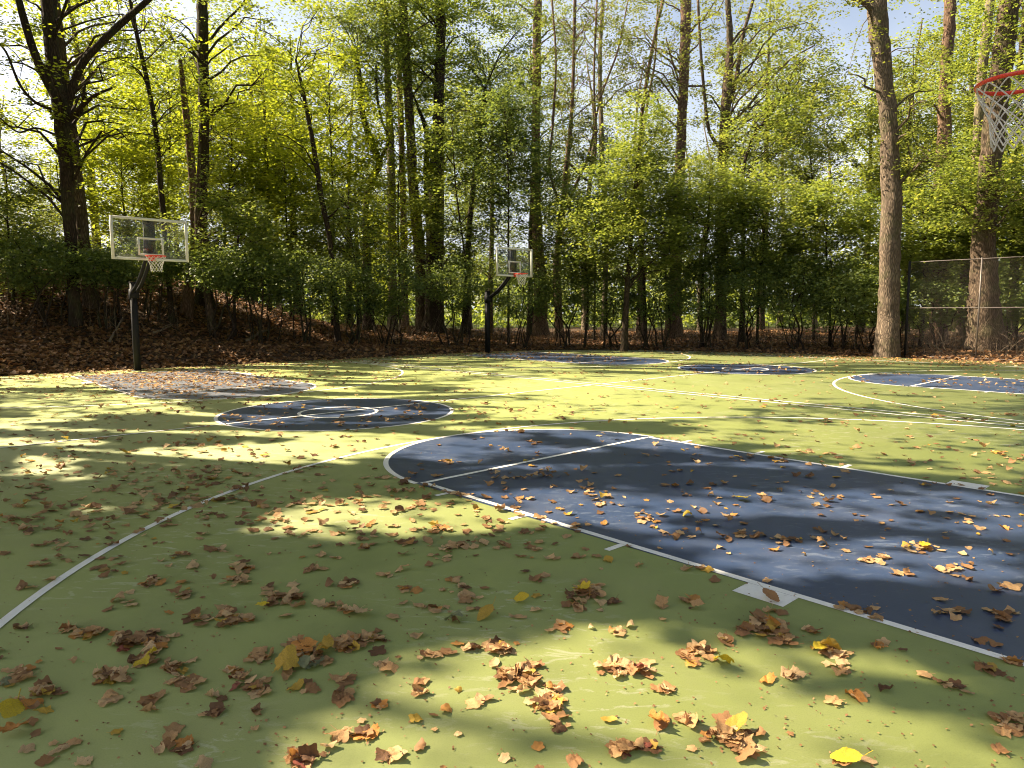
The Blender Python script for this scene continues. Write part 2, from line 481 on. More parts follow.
# lines
ln = MB()
W = 0.055
def strip(mb, pts, w=W, z=0.004, closed=False):
    P = np.array([cw(x, y, z) for x, y in pts])
    T = np.gradient(P, axis=0)
    if closed:
        T[0] = T[-1] = P[1] - P[-2]
    N = np.stack([-T[:, 1], T[:, 0], 0 * T[:, 0]], 1); N /= np.linalg.norm(N, axis=1)[:, None]
    V = np.concatenate([P - N * w / 2, P + N * w / 2]); m = len(P)
    mb.add(V, [(i, i + 1, m + i + 1, m + i) for i in range(m - 1)])
def seg(x0, y0, x1, y1, w=W, z=0.004):
    strip(ln, [(x0 + (x1 - x0) * t, y0 + (y1 - y0) * t) for t in np.linspace(0, 1, 12)], w, z)
r3 = 6.02; xb = 4.19
for S, sl in ((0.0, 6.2), (S_, 6.2)):
    for sx in (1, -1):
        def fx(x): return x if sx == 1 else -2 * L_ - x
        a = [(fx(x), y) for x, y in arc(0, S, FT, math.pi / 2, 1.5 * math.pi, 60)]
        strip(ln, a)
        seg(fx(0), S - LW, fx(XB), S - LW); seg(fx(0), S + LW, fx(XB), S + LW)
        if sx == 1: seg(0.03, S - LW + 0.03, -0.02, S + LW - 0.03, z=0.006)
        else: seg(fx(0), S - LW + .03, fx(0), S + LW - .03, z=0.006)
        a3 = [(fx(x), y) for x, y in arc(xb, S, r3, math.pi / 2, 1.5 * math.pi, 110)]
        a3 = [(fx(XB), S + r3)] + a3 + [(fx(XB), S - r3)]
        strip(ln, a3, W, 0.0036)
        for s in (-1, 1):
            yy = S + s * LW
            for ftx in (1.58, 4.75, 7.92):
                x = ftx * .3048
                seg(fx(x), yy + s * (W / 2 + .002), fx(x), yy + s * 0.20, 0.05)
            seg(fx(11 * .3048), yy + s * (W / 2 + .002 + .09), fx(12.0 * .3048), yy + s * (W / 2 + .002 + .09), 0.18)
    strip(ln, arc(-L_, S, FT, 0, 2 * math.pi, 97), W, 0.004, True)
    strip(ln, arc(-L_, S, 0.61, 0, 2 * math.pi, 65), W, 0.004, True)
    seg(-L_, S - sl, -L_, S + sl, z=0.0062)
    seg(XF, S - sl, XF, S + sl); seg(XB, S - sl, XB, S + sl)
    for s in (-1, 1): seg(XF + .03, S + s * sl, XB - .03, S + s * sl, z=0.0062)
tag(ln.build("court_lines", M['line']), kind='structure')

# ------------------------------------------------------------------ where the canopy lets the sun through (measured on the ground)
def vnoise(x, y, s):
    return (np.sin(x * 2.3 * s + 1.7 * np.sin(y * 1.1 * s)) + np.sin(y * 3.1 * s + 2.1 * np.sin(x * 0.9 * s + 1)) + np.sin((x + y) * 1.9 * s + 3)) / 3
def inpoly(u, v, P):
    r = np.zeros(np.shape(u), bool); n = len(P)
    for i in range(n):
        (x0, y0), (x1, y1) = P[i], P[(i + 1) % n]
        c = ((y0 > v) != (y1 > v)) & (u < (x1 - x0) * (v - y0) / ((y1 - y0) + 1e-9) + x0)
        r ^= c
    return r
LIT = [  # outline in the picture, then how much of it is in shade
    ([(285, 790), (300, 705), (345, 668), (420, 645), (560, 636), (625, 620), (690, 630), (800, 652), (1040, 690), (1100, 950), (240, 950)], 0.02),
    ([(-10, 790), (40, 690), (110, 690), (60, 790)], 0.6),
    ([(440, 486), (520, 484), (700, 486), (800, 500), (790, 528), (640, 534), (540, 522)], 0.10),
    ([(640, 540), (760, 536), (1040, 544), (1040, 588), (860, 586), (740, 572)], 0.06),
    ([(790, 482), (900, 488), (1040, 498), (1040, 540), (900, 530), (800, 515)], 0.08),
    ([(390, 434), (520, 432), (560, 446), (450, 462), (390, 462)], 0.15),
    ([(600, 434), (740, 444), (720, 456), (600, 450)], 0.12),
    ([(440, 374), (1040, 374), (1040, 404), (760, 404), (560, 402), (470, 394)], 0.03),
    ([(640, 402), (1040, 404), (1040, 432), (860, 424), (700, 420)], 0.25),
    ([(680, 425), (860, 422), (1040, 430), (1040, 488), (960, 478), (800, 448), (690, 434)], 0.03),
    ([(170, 464), (240, 445), (400, 430), (425, 440), (390, 462)], 0.10),
    ([(-10, 470), (60, 448), (120, 455), (60, 480)], 0.15),
    ([(230, 522), (330, 496), (520, 500), (560, 530), (480, 540), (300, 540)], 0.18),
    ([(60, 500), (180, 492), (200, 506), (60, 520)], 0.35),
    ([(70, 371), (300, 371), (330, 385), (160, 394), (90, 386)], 0.06),
    ([(-10, 374), (90, 374), (90, 386), (-10, 388)], 0.08),
    ([(330, 368), (560, 362), (600, 376), (430, 386)], 0.25),
    ([(0, 394), (200, 390), (210, 412), (0, 420)], 0.22),
    ([(470, 398), (760, 404), (700, 422), (470, 418)], 0.18),
]
def shade_wanted(gx_, gy_):
    P = np.stack([gx_, gy_, np.zeros_like(gx_)], -1)
    u, v = project(P)
    D = np.full(u.shape, 0.93)
    inside = (gy_ > 1.2) & (v < 950) & (u > -60) & (u < 1084)
    D = np.where(inside, D, 0.8)
    wu = 34 * vnoise(gx_ * 1.3 + 5, gy_ * 2.2, 1.0) + 12 * vnoise(gx_ * 4.1, gy_ * 5.3 + 2, 1.0)
    wv = (v - 330) * .045 * vnoise(gx_ * 1.9 + 1, gy_ * 2.7 + 7, 1.0) + (v - 330) * .02 * vnoise(gx_ * 5.1 + 1, gy_ * 6.7, 1.0)
    for P_, k in LIT:
        D = np.where(inpoly(u + wu, v + wv, P_), k, D)
    sd = vnoise(gx_ * 1.5 + 9, gy_ * 2.6 + 4, 1.0)
    D = np.where((D < .13) & (sd > .60), .5, D)
    nn = vnoise(gx_, gy_, 1.0)
    D = np.where((D > 0.9) & (nn > 0.66), 0.45, D)
    st = vnoise(gx_ * .75 + 3, gy_ * 2.4, 1.0)
    D = np.where((D > .4) & (gy_ > 7.0) & (st > .10), .15, D)
    D = np.where((D > .9) & (gy_ < 7.5), .95, D)
    return D
def sun_keep(P):
    k = P[:, 2] / SUN[2]
    g = P - SUN[None, :] * k[:, None]
    X, Y = tocourt(g[:, 0], g[:, 1])
    on = pave_dist(X, Y) < 0
    D = shade_wanted(g[:, 0], g[:, 1])
    return np.where(on, D, 1.0)
def thin(D):
    return np.clip(-np.log(1 - np.minimum(D, 0.96)) / 3.2, 0.0, 1.0)

# ------------------------------------------------------------------ trees
DENS = np.array([  # how leafy the picture is, 64 px cells
    [.50, .60, .60, .80, .95, 1.0, 1.0, .95, .85, .65, .62, .65, .62, .55, .60, .70],
    [.60, .75, .85, .95, 1.0, 1.0, 1.0, 1.0, .90, .60, .65, .80, .75, .62, .80, .80],
    [.40, .85, 1.0, .95, 1.0, 1.0, .95, .95, .90, .90, 1.0, 1.0, .85, .65, .90, .90],
    [.75, .90, 1.0, .95, 1.0, .95, .85, .85, .90, .95, 1.0, .95, .95, .85, .95, .95],
    [.60, .60, .55, .70, 1.0, 1.0, .90, .90, 1.0, 1.0, 1.0, 1.0, 1.0, 1.0, .95, .95]])
def img_keep(P):
    u, v = project(P)
    i = np.clip((u / 64).astype(int), 0, 15); j = np.clip((v / 64).astype(int), 0, 4)
    k = DENS[j, i]
    k = np.where((v < -20), 0.22, np.where((u < -40) | (u > 1064), 0.8, k))
    return k
HUECOL = None
def leaves_mesh(name, C, size, g, tint=None, flat=0.36, hang=0.25, mat=None, origin=(0, 0, 0)):
    """C: leaf centres (n,3). every leaf is a folded rhombus"""
    n = len(C)
    a = g.uniform(0, 2 * np.pi, n)
    N = np.stack([g.normal(0, flat, n), g.normal(0, flat, n), np.ones(n)], 1)
    N /= np.linalg.norm(N, axis=1)[:, None]
    D = np.stack([np.cos(a), np.sin(a), g.normal(-hang, 0.35, n)], 1)
    D -= N * (D * N).sum(1)[:, None]; D /= np.linalg.norm(D, axis=1)[:, None]
    Sd = np.cross(N, D)
    s = size * g.uniform(0.65, 1.3, n)
    w = s * g.uniform(0.32, 0.46, n)
    f = s * g.uniform(0.02, 0.16, n)
    V = np.empty((n, 4, 3))
    V[:, 0] = C - D * (s / 2)[:, None]
    V[:, 1] = C + Sd * w[:, None] + N * f[:, None] - D * (s * .05)[:, None]
    V[:, 2] = C + D * (s / 2)[:, None]
    V[:, 3] = C - Sd * w[:, None] + N * f[:, None] - D * (s * .05)[:, None]
    V -= np.array(origin)
    if tint is None: tint = g.uniform(0, 1, n)
    me = mesh_np(name, V.reshape(-1, 3), np.full(n, 4), np.arange(n * 4), mat, {"tint": np.repeat(np.clip(tint, 0, 1), 4)})
    return me
def sprays(cents, g, per=46, rad=0.55, thick=0.11):
    """leaves round clump centres, each clump a flat layered spray with its own tilt"""
    n = len(cents)
    m = g.poisson(per, n)
    idx = np.repeat(np.arange(n), m)
    k = len(idx)
    sx = rad * g.uniform(0.5, 1.35, n); tilt = g.normal(0, 0.22, (n, 2))
    o = g.normal(0, 1, (k, 2)) * sx[idx][:, None] * 0.62
    z = g.normal(0, thick, k) + (o * tilt[idx]).sum(1) - 0.12 * (o ** 2).sum(1)
    P = cents[idx] + np.column_stack([o, z])
    tint = np.clip(g.normal(0.45, 0.16, n)[idx] + g.normal(0, 0.2, k), 0, 1)
    return P, tint
def tube_limb(mb, a, b_, r0, r1, g, sag=0.0, n=6, seg=6):
    a, b_ = np.array(a, float), np.array(b_, float)
    L = np.linalg.norm(b_ - a)
    t = np.linspace(0, 1, seg)
    P = a + (b_ - a) * t[:, None]
    P[:, 2] += L * 0.18 * np.sin(t * np.pi) * (1 if sag == 0 else sag)
    jit = g.normal(0, L * 0.035, (seg, 3)); jit[0] = 0; jit[-1] = 0
    P += jit
    mb.tube(P, np.linspace(r0, r1, seg), n=n, cap=False)
    return P
def make_tree(name, label, cat, spine, crown, mat_t, mat_l, leaf=0.12, seed=1, limbs=12, group=None, extra_limbs=(),
              per=46, mask=True, rad=0.55, imask=True, wob=0.05, flare=1.5, smask=True):
    """spine: list of (x,y,z,r). crown: list of (cx,cy,cz, rx,ry,rz, n_clumps)"""
    g = np.random.default_rng(seed)
    spine = np.array(spine, float)
    base = spine[0, :3].copy()
    root = empty(name, base); tag(root, label, cat, group)
    S = smoothpts(spine, 7)
    tb = MB()
    P = S[:, :3] - base; r = S[:, 3].copy()
    h = P[:, 2]
    r = r * (1 + (flare - 1) * np.exp(-np.clip(h, 0, 9) / (3.0 * spine[0, 3] + 0.12)))
    P[1:-1, :2] += g.normal(0, 0.06, (len(P) - 2, 2)) * S[1:-1, 3:4]
    P = np.vstack([P[0] - [0, 0, 0.4], P]); r = np.concatenate([[r[0] * 1.15], r])
    tb.tube(P, r, n=16 if spine[0, 3] > 0.12 else 9, wob=wob, seed=seed)
    for el in extra_limbs:
        E = smoothpts(np.array(el, float), 6)
        tb.tube(E[:, :3] - base, E[:, 3], n=9, wob=wob * .7, seed=seed + 3)
    cl = []
    for (cx, cy_, cz, rx, ry, rz, nc) in crown:
        d = g.normal(size=(nc, 3)); d /= np.linalg.norm(d, axis=1)[:, None]
        rr = g.uniform(0.25, 1, nc) ** 0.6
        cl.append(np.array([cx, cy_, cz]) + d * rr[:, None] * np.array([rx, ry, rz]))
    C = np.concatenate(cl) if cl else np.zeros((0, 3))
    if len(C):
        gz = terr(C[:, 0], C[:, 1])
        C = C[C[:, 2] > gz + 0.35]
    if len(C) and mask:
        k = np.ones(len(C))
        if imask: k *= img_keep(C)
        if smask: k *= np.where(sun_keep(C) > .99, 1, thin(sun_keep(C)) + .02)
        C = C[g.uniform(0, 1, len(C)) < k]
    # limbs reach for some of the clumps
    if len(C) and limbs:
        pick = g.choice(len(C), min(limbs, len(C)), replace=False)
        for i in pick:
            c = C[i]
            dz = np.linalg.norm(S[:, :2] - c[:2], axis=1) * 0.55
            j = np.argmin(abs(S[:, 2] - (c[2] - dz)))
            j = max(j, int(len(S) * 0.2))
            r0 = min(S[j, 3] * g.uniform(0.2, 0.4), .055)
            Pl = tube_limb(tb, S[j, :3] - base, c - base, max(r0, .018), 0.012, g, n=6)
            for q_ in range(3):
                a = Pl[g.integers(2, len(Pl) - 1)]
                near = C[np.argsort(np.linalg.norm(C - base - a, axis=1))[:9]][g.integers(0, min(9, len(C)))] - base
                tube_limb(tb, a, near, max(r0 * .3, .010), 0.006, g, n=4, seg=4)
    tb.build("trunk", mat_t, root, smooth=True)
    if len(C):
        P, tint = sprays(C, g, per * 1.35, rad)
        if mask and smask:
            kk = sun_keep(P); P_keep = g.uniform(0, 1, len(P)) < np.where(kk < .2, .1, np.clip(kk / .65, 0, 1))
            P, tint = P[P_keep], tint[P_keep]
        if len(P):
            me = leaves_mesh("crown", P, leaf, g, tint, mat=mat_l, origin=base)
            link(bpy.data.objects.new("crown", me), root)
    return root

def on_ground(u, y):
    """ground point seen at column u, y metres ahead"""
    x = (u - 512) / F * (y * cp + CH * sp)
    z = float(terr(np.array(x), np.array(y)))
    for _ in range(3):
        zc = y * cp - (z - CH) * sp
        x = (u - 512) / F * zc
        z = float(terr(np.array(x), np.array(y)))
    return np.array([x, y, z])
def spine_px(y, pts, top=None):
    """pts: (u, v, width in px); first one only gives the column; foot is put on the ground"""
    out = []
    for i, (u, v, w) in enumerate(pts):
        r = w * 0.74 / 2 / F * y
        if i == 0:
            b_ = on_ground(u, y); out.append((*b_, r))
        else:
            p = at(u, v, y); out.append((*p, r))
    if top is not None:
        a, b2 = np.array(out[-2]), np.array(out[-1])
        d = (b2 - a); d = d / max(d[2], 1e-3)
        k = top - b2[2]
        if k > 0.5:
            m1 = b2 + d * k * 0.5; m1[3] = b2[3] * 0.6
            m2 = b2 + d * k; m2[3] = b2[3] * 0.12
            m1[:2] = b2[:2] + d[:2] * k * .5 * .7; m2[:2] = b2[:2] + d[:2] * k * .7
            out += [tuple(m1), tuple(m2)]
    return out
def limb_px(y, pts):
    return [(*at(u, v, y + dy), w * .62 / 2 / F * y) for (u, v, w, dy) in pts]
def crown_px(y, u, v, ru, rv, n, depth=2.0, dy=0.0):
    c = at(u, v, y + dy)
    return (*c, ru / F * y, depth, rv / F * y, n)
def foot_y(u, v):
    """how far ahead the ground is met by the sight line through a picture point"""
    d = ray(u, v); d = d / d[1]
    ys = np.arange(12, 70, 0.05)
    z = CH + d[2] * ys
    t = terr(d[0] * ys, ys)
    X, Y = tocourt(d[0] * ys, ys)
    hit = np.where((t >= z) & (pave_dist(X, Y) > 0.3))[0]
    return float(ys[hit[0]]) if len(hit) else 34.0

# ---- the trunks one can tell apart, left to right
def big(name, label, pts, fv=None, y=None, top=None, crown=(), mt='bark', ml='fol', **kw):
    if y is None: y = foot_y(pts[0][0], fv)
    sp_ = spine_px(y, pts, top)
    cr = [crown_px(y, *c) for c in crown]
    xl = [limb_px(y, l) for l in kw.pop('xl', [])]
    return make_tree(name, label, 'tree', sp_, cr, M[mt], M[ml], extra_limbs=xl, **kw)
G1 = None
big("forest_tree", "massive dark forked tree on the leafy bank left of the first hoop",
    [(76, 326, 13), (72, 260, 14), (68, 200, 15), (65, 150, 18), (61, 105, 21), (52, 55, 16), (47, 0, 14)], fv=326, top=17,
    mt='bark_dark', ml='fol_yellow', seed=11, limbs=26, flare=1.5,
    crown=[(60, 60, 90, 90, 150, 3.2), (60, -40, 120, 70, 130, 3.5), (20, 150, 70, 50, 60, 2.5), (120, 130, 55, 60, 70, 2)],
    xl=[[(64, 118, 12, 0), (80, 68, 12, .2), (104, 40, 11, .4), (125, 20, 10, .6), (160, -10, 7, .8)],
        [(57, 100, 13, 0), (38, 62, 13, -.2), (24, 20, 11, -.4), (14, -20, 9, -.5)],
        [(66, 122, 8, 0), (82, 106, 7, -.3), (96, 95, 5, -.6), (112, 88, 3, -.8)],
        [(62, 112, 5, 0), (38, 104, 4, -.4), (20, 85, 4, -.7), (6, 52, 3, -1), (-8, 38, 2, -1.2)],
        [(56, 135, 4, 0), (36, 128, 3, .4), (18, 132, 3, .6), (0, 118, 2, .8)],
        [(58, 90, 9, 0), (55, 40, 10, .5), (54, 0, 9, .9), (56, -40, 7, 1.2)]])
big("forest_tree", "tall grey-brown tree right behind the massive forked one on the bank",
    [(92, 306, 15), (84, 240, 14), (74, 150, 14), (62, 60, 12), (55, 0, 10)], fv=306, top=17, mt='bark', ml='fol_yellow', seed=12,
    crown=[(90, 40, 80, 90, 120, 3)], limbs=14)
big("forest_tree", "thin dark wavy tree rising behind the first backboard",
    [(172, 324, 7), (167, 262, 7), (161, 190, 7), (155, 125, 6), (146, 75, 6), (137, 35, 5), (130, 0, 4)], fv=322, top=14, mt='bark_dark', ml='fol_yellow', seed=13,
    crown=[(160, 90, 60, 70, 90, 2.2), (135, 20, 60, 45, 70, 2)], limbs=16,
    xl=[[(150, 92, 3, 0), (140, 72, 2.4, -.4), (131, 66, 2, -.6)]])
g_ = big("dead_tree", "leaning broken reddish snag with no crown beside the tall trunk", [(187, 318, 12), (194, 230, 11), (190, 150, 9), (184, 95, 7), (180, 60, 5)], fv=316, mt='bark_warm', seed=14, limbs=0, wob=.1)
big("forest_tree", "tall straight dark trunk just right of the broken snag",
    [(205, 308, 18), (202, 240, 14), (204, 150, 13), (203, 60, 13), (202, 0, 13)], fv=306, top=17, mt='bark_dark', ml='fol', seed=15,
    crown=[(215, 60, 70, 80, 130, 2.6), (230, -10, 70, 60, 70, 3)], limbs=16)
big("forest_tree", "short slanting brown trunk at the foot of the bank behind the tall straight one",
    [(213, 331, 9), (206, 288, 8), (200, 262, 7), (197, 220, 6), (199, 170, 5)], fv=331, top=8, mt='bark', ml='fol', seed=16,
    crown=[(205, 200, 40, 50, 50, 1.6)], limbs=8)
big("forest_tree", "thin dark leaning tree with a stub halfway between the two hoops",
    [(338, 290, 7), (331, 250, 7), (322, 200, 7), (314, 150, 6), (304, 96, 5), (296, 60, 3)], y=27.5, top=11, mt='bark_dark', ml='fol_yellow', seed=17,
    crown=[(305, 110, 60, 70, 110, 2.2), (290, 30, 60, 50, 70, 2.2)], limbs=14,
    xl=[[(327, 218, 3, 0), (333, 214, 3, -.2), (338, 208, 2, -.3)]])
big("forest_tree", "crooked dark tree that forks and bends like a hook",
    [(369, 330, 13), (367, 270, 11), (366, 205, 8), (373, 178, 9), (379, 163, 9), (370, 140, 8), (362, 110, 8), (360, 82, 7), (356, 50, 4)], fv=331, top=10, mt='bark_dark', ml='fol', seed=18,
    crown=[(365, 60, 60, 60, 120, 2.2), (350, 0, 60, 40, 60, 2.2)], limbs=14,
    xl=[[(379, 163, 6, 0), (388, 140, 5, .2), (381, 118, 4, .1), (377, 95, 4, 0), (376, 65, 3, 0)]])
big("forest_tree", "tall slender dark trunk left of the darkest pair",
    [(424, 330, 17), (419, 250, 15), (413, 180, 13), (409, 100, 12), (405, 40, 11), (403, 0, 10)], fv=331, top=18, mt='bark', ml='fol', seed=19,
    crown=[(410, 30, 80, 60, 130, 2.6), (400, -30, 90, 50, 90, 2.6)], limbs=16)
big("forest_tree", "thick blackish trunk, heaviest in the middle of the wood",
    [(434, 333, 23), (433, 260, 18), (434, 190, 17), (438, 130, 15), (440, 60, 13), (441, 0, 12)], fv=333, top=18, mt='bark_dark', ml='fol', seed=20,
    crown=[(440, 40, 80, 70, 150, 2.6), (450, -30, 90, 50, 90, 2.6)], limbs=18,
    xl=[[(427, 135, 9, .3), (426, 180, 9, .3), (429, 240, 9, .3), (430, 320, 9, .3)][::-1] + [(419, 110, 5, .3), (412, 92, 3, .3)]])
big("forest_tree", "slim dark tree just left of the second hoop",
    [(466, 334, 10), (468, 250, 8), (473, 190, 7), (480, 140, 6), (485, 90, 5)], fv=335, top=12, mt='bark_dark', ml='fol_dark', seed=21,
    crown=[(485, 130, 55, 70, 150, 2.2), (500, 50, 50, 50, 90, 2.2)], limbs=20)
big("forest_tree", "warm brown trunk directly right of the second backboard",
    [(541, 335, 17), (539, 270, 15), (536, 200, 13), (536, 120, 12), (537, 50, 11), (538, 0, 10)], fv=336, top=20, mt='bark_warm', ml='fol', seed=22,
    crown=[(530, 50, 70, 50, 90, 2.6), (545, -20, 80, 50, 90, 2.6)], limbs=16)
big("young_tree", "young green tree with a broad cone of leaves in the middle of the wood edge",
    [(624, 336, 8), (627, 290, 7), (631, 240, 5), (636, 180, 4), (642, 120, 3)], y=28.8, top=8.5, mt='bark_dark', ml='fol', seed=23,
    crown=[(640, 135, 30, 45, 60, 1.6), (636, 185, 58, 42, 150, 2.0), (634, 235, 74, 38, 190, 2.2)], limbs=34, per=55, smask=False, imask=False)
big("forest_tree", "straight pinkish-brown trunk standing clear above the young green tree",
    [(673, 338, 19), (675, 270, 15), (678, 200, 13), (682, 120, 13), (685, 50, 13), (686, 0, 13)], fv=337, top=20, mt='bark_warm', ml='fol_pale', seed=24,
    crown=[(690, 30, 80, 60, 80, 2.6), (690, -30, 90, 50, 60, 3), (640, 60, 50, 60, 60, 2.6)], limbs=16,
    xl=[[(680, 84, 3, 0), (672, 60, 3, -.3), (666, 38, 2, -.5)], [(684, 86, 3, 0), (700, 86, 3, .3), (712, 85, 2, .5)]])
big("forest_tree", "huge grey trunk at the court's far edge, left end of the fence",
    [(887, 352, 29), (889, 300, 26), (890, 250, 24), (891, 190, 24), (888, 120, 22), (882, 60, 22), (877, 0, 22)], y=25.0, top=20, mt='bark_grey', ml='fol_pale', seed=25, flare=1.2,
    crown=[(880, 90, 70, 60, 26, 2.6), (875, -40, 110, 60, 90, 3), (910, 150, 40, 30, 26, 1.5)], limbs=12,
    xl=[[(874, 12, 9, 0), (862, 2, 7, -.3), (845, -4, 6, -.6), (815, -12, 4, -1)]])
big("forest_tree", "shaggy vine-covered trunk right of the huge grey one",
    [(938, 340, 18), (941, 260, 17), (943, 150, 16), (946, 70, 15), (951, 0, 13)], y=31.0, top=20, mt='bark_warm', ml='fol', seed=26, wob=.14,
    crown=[(945, 120, 60, 60, 60, 2.6), (950, 220, 70, 50, 110, 2.2), (930, -20, 80, 40, 60, 2.6)], limbs=16)
big("forest_tree", "broad brown trunk behind the chain-link fence",
    [(985, 356, 40), (984, 300, 33), (984, 250, 29), (988, 180, 26), (996, 110, 25), (1005, 40, 24), (1009, 0, 23)], y=25.6, top=20, mt='bark', ml='fol', seed=27, flare=1.25,
    crown=[(990, 200, 70, 40, 90, 1.8), (1000, 60, 60, 50, 60, 2.6), (1010, -30, 90, 50, 80, 2.6)], limbs=14)
big("forest_tree", "pale sunlit slim trunk left of the near red rim",
    [(970, 340, 13), (972, 260, 12), (976, 180, 12), (980, 100, 11), (986, 40, 11), (990, 0, 10)], y=28.8, top=19, mt='bark_pale', ml='fol', seed=28,
    crown=[(970, 170, 60, 40, 70, 2.2)], limbs=10)
# ---- pale many-stemmed and forked trees standing farther back
big("forest_tree", "leafless-looking forked tree with many pale upright stems in the thin part of the wood",
    [(560, 320, 10), (556, 270, 8), (562, 215, 7), (566, 170, 6), (572, 110, 5), (574, 40, 4), (575, 0, 4)], y=38, top=20, mt='bark_warm', ml='fol_pale', seed=31,
    crown=[(595, 70, 60, 90, 130, 3), (590, -10, 80, 40, 30, 3)], limbs=16,
    xl=[[(562, 215, 6, 0), (578, 180, 5, .3), (590, 150, 4, .5), (600, 100, 3, .7), (618, 50, 3, .8), (628, 0, 2, 1)],
        [(560, 205, 5, 0), (550, 170, 4, -.3), (553, 120, 4, -.4), (556, 60, 3, -.5), (552, 0, 3, -.6)],
        [(566, 160, 4, 0), (590, 180, 4, .2), (596, 140, 4, .3), (594, 80, 3, .3), (597, 0, 3, .3)]])
big("forest_tree", "slim pale trunk rising straight behind the forked stems",
    [(604, 320, 8), (606, 240, 7), (602, 150, 6), (600, 60, 5), (603, 0, 5)], y=44, top=22, mt='bark_pale', ml='fol_pale', seed=32,
    crown=[(610, 40, 70, 70, 50, 3)], limbs=12)
big("forest_tree", "pair of leaning stems crossing the open sky in the middle",
    [(640, 320, 8), (641, 220, 6), (640, 140, 5), (647, 80, 5), (656, 30, 4), (663, 0, 4)], y=42, top=22, mt='bark_warm', ml='fol_pale', seed=33,
    crown=[(650, 60, 50, 70, 50, 3)], limbs=12,
    xl=[[(641, 150, 4, 0), (648, 100, 4, .3), (655, 60, 3, .5), (658, 0, 3, .5)]])
big("forest_tree", "wide forked grey tree against the sky right of the pinkish trunk",
    [(720, 320, 14), (722, 220, 13), (724, 140, 13), (727, 90, 12), (730, 50, 9), (728, 0, 7)], y=36, top=20, mt='bark', ml='fol_pale', seed=34,
    crown=[(740, 70, 80, 90, 200, 3), (740, 180, 70, 50, 90, 2.4), (790, 60, 60, 70, 120, 3)], limbs=26,
    xl=[[(724, 120, 8, 0), (736, 80, 7, .3), (742, 40, 6, .5), (753, 0, 5, .6), (760, -30, 4, .6)],
        [(722, 150, 6, 0), (709, 130, 5, -.3), (704, 90, 5, -.4), (700, 40, 4, -.5), (698, 0, 4, -.5)],
        [(724, 130, 5, 0), (745, 110, 4, .5), (765, 85, 4, .8), (790, 60, 3, 1.2), (815, 45, 2, 1.5)]])
big("forest_tree", "slight curved tree bending left of the huge grey trunk",
    [(742, 330, 8), (743, 240, 5), (742, 190, 5), (748, 150, 4), (765, 120, 4), (785, 95, 3)], y=33, mt='bark_dark', ml='fol', seed=35,
    crown=[(765, 150, 60, 60, 130, 2.4), (810, 110, 60, 60, 130, 2.4)], limbs=18,
    xl=[[(743, 200, 3, 0), (738, 175, 3, -.2), (745, 150, 2, -.2)]])
big("forest_tree", "pale trunk deep in the wood behind the hooked tree",
    [(393, 300, 12), (392, 240, 11), (391, 160, 10), (388, 90, 9)], y=36, top=18, mt='bark_pale', ml='fol', seed=36, crown=[(385, 60, 60, 60, 80, 3)], limbs=8)
big("forest_tree", "second pale trunk deep in the wood, slimmer and straighter",
    [(405, 300, 9), (404, 240, 9), (402, 160, 8), (400, 90, 7)], y=40, top=18, mt='bark_warm', ml='fol', seed=37, crown=[(420, 60, 60, 60, 80, 3)], limbs=8)
big("forest_tree", "thin dark upright stem in the bright leaves left of the leaning tree",
    [(270, 300, 5), (269, 220, 4), (266, 150, 4), (264, 100, 3)], y=31, top=11, mt='bark_dark', ml='fol_yellow', seed=38,
    crown=[(262, 130, 55, 70, 140, 2.4), (250, 30, 60, 50, 80, 2.4)], limbs=18)
big("young_tree", "slender sapling with a bare straight stem right of the young green tree",
    [(646, 336, 5), (644, 280, 4), (642, 220, 3), (641, 170, 3)], y=30.5, top=8, mt='bark_dark', ml='fol', seed=39,
    crown=[(655, 220, 50, 60, 60, 1.8)], limbs=12)

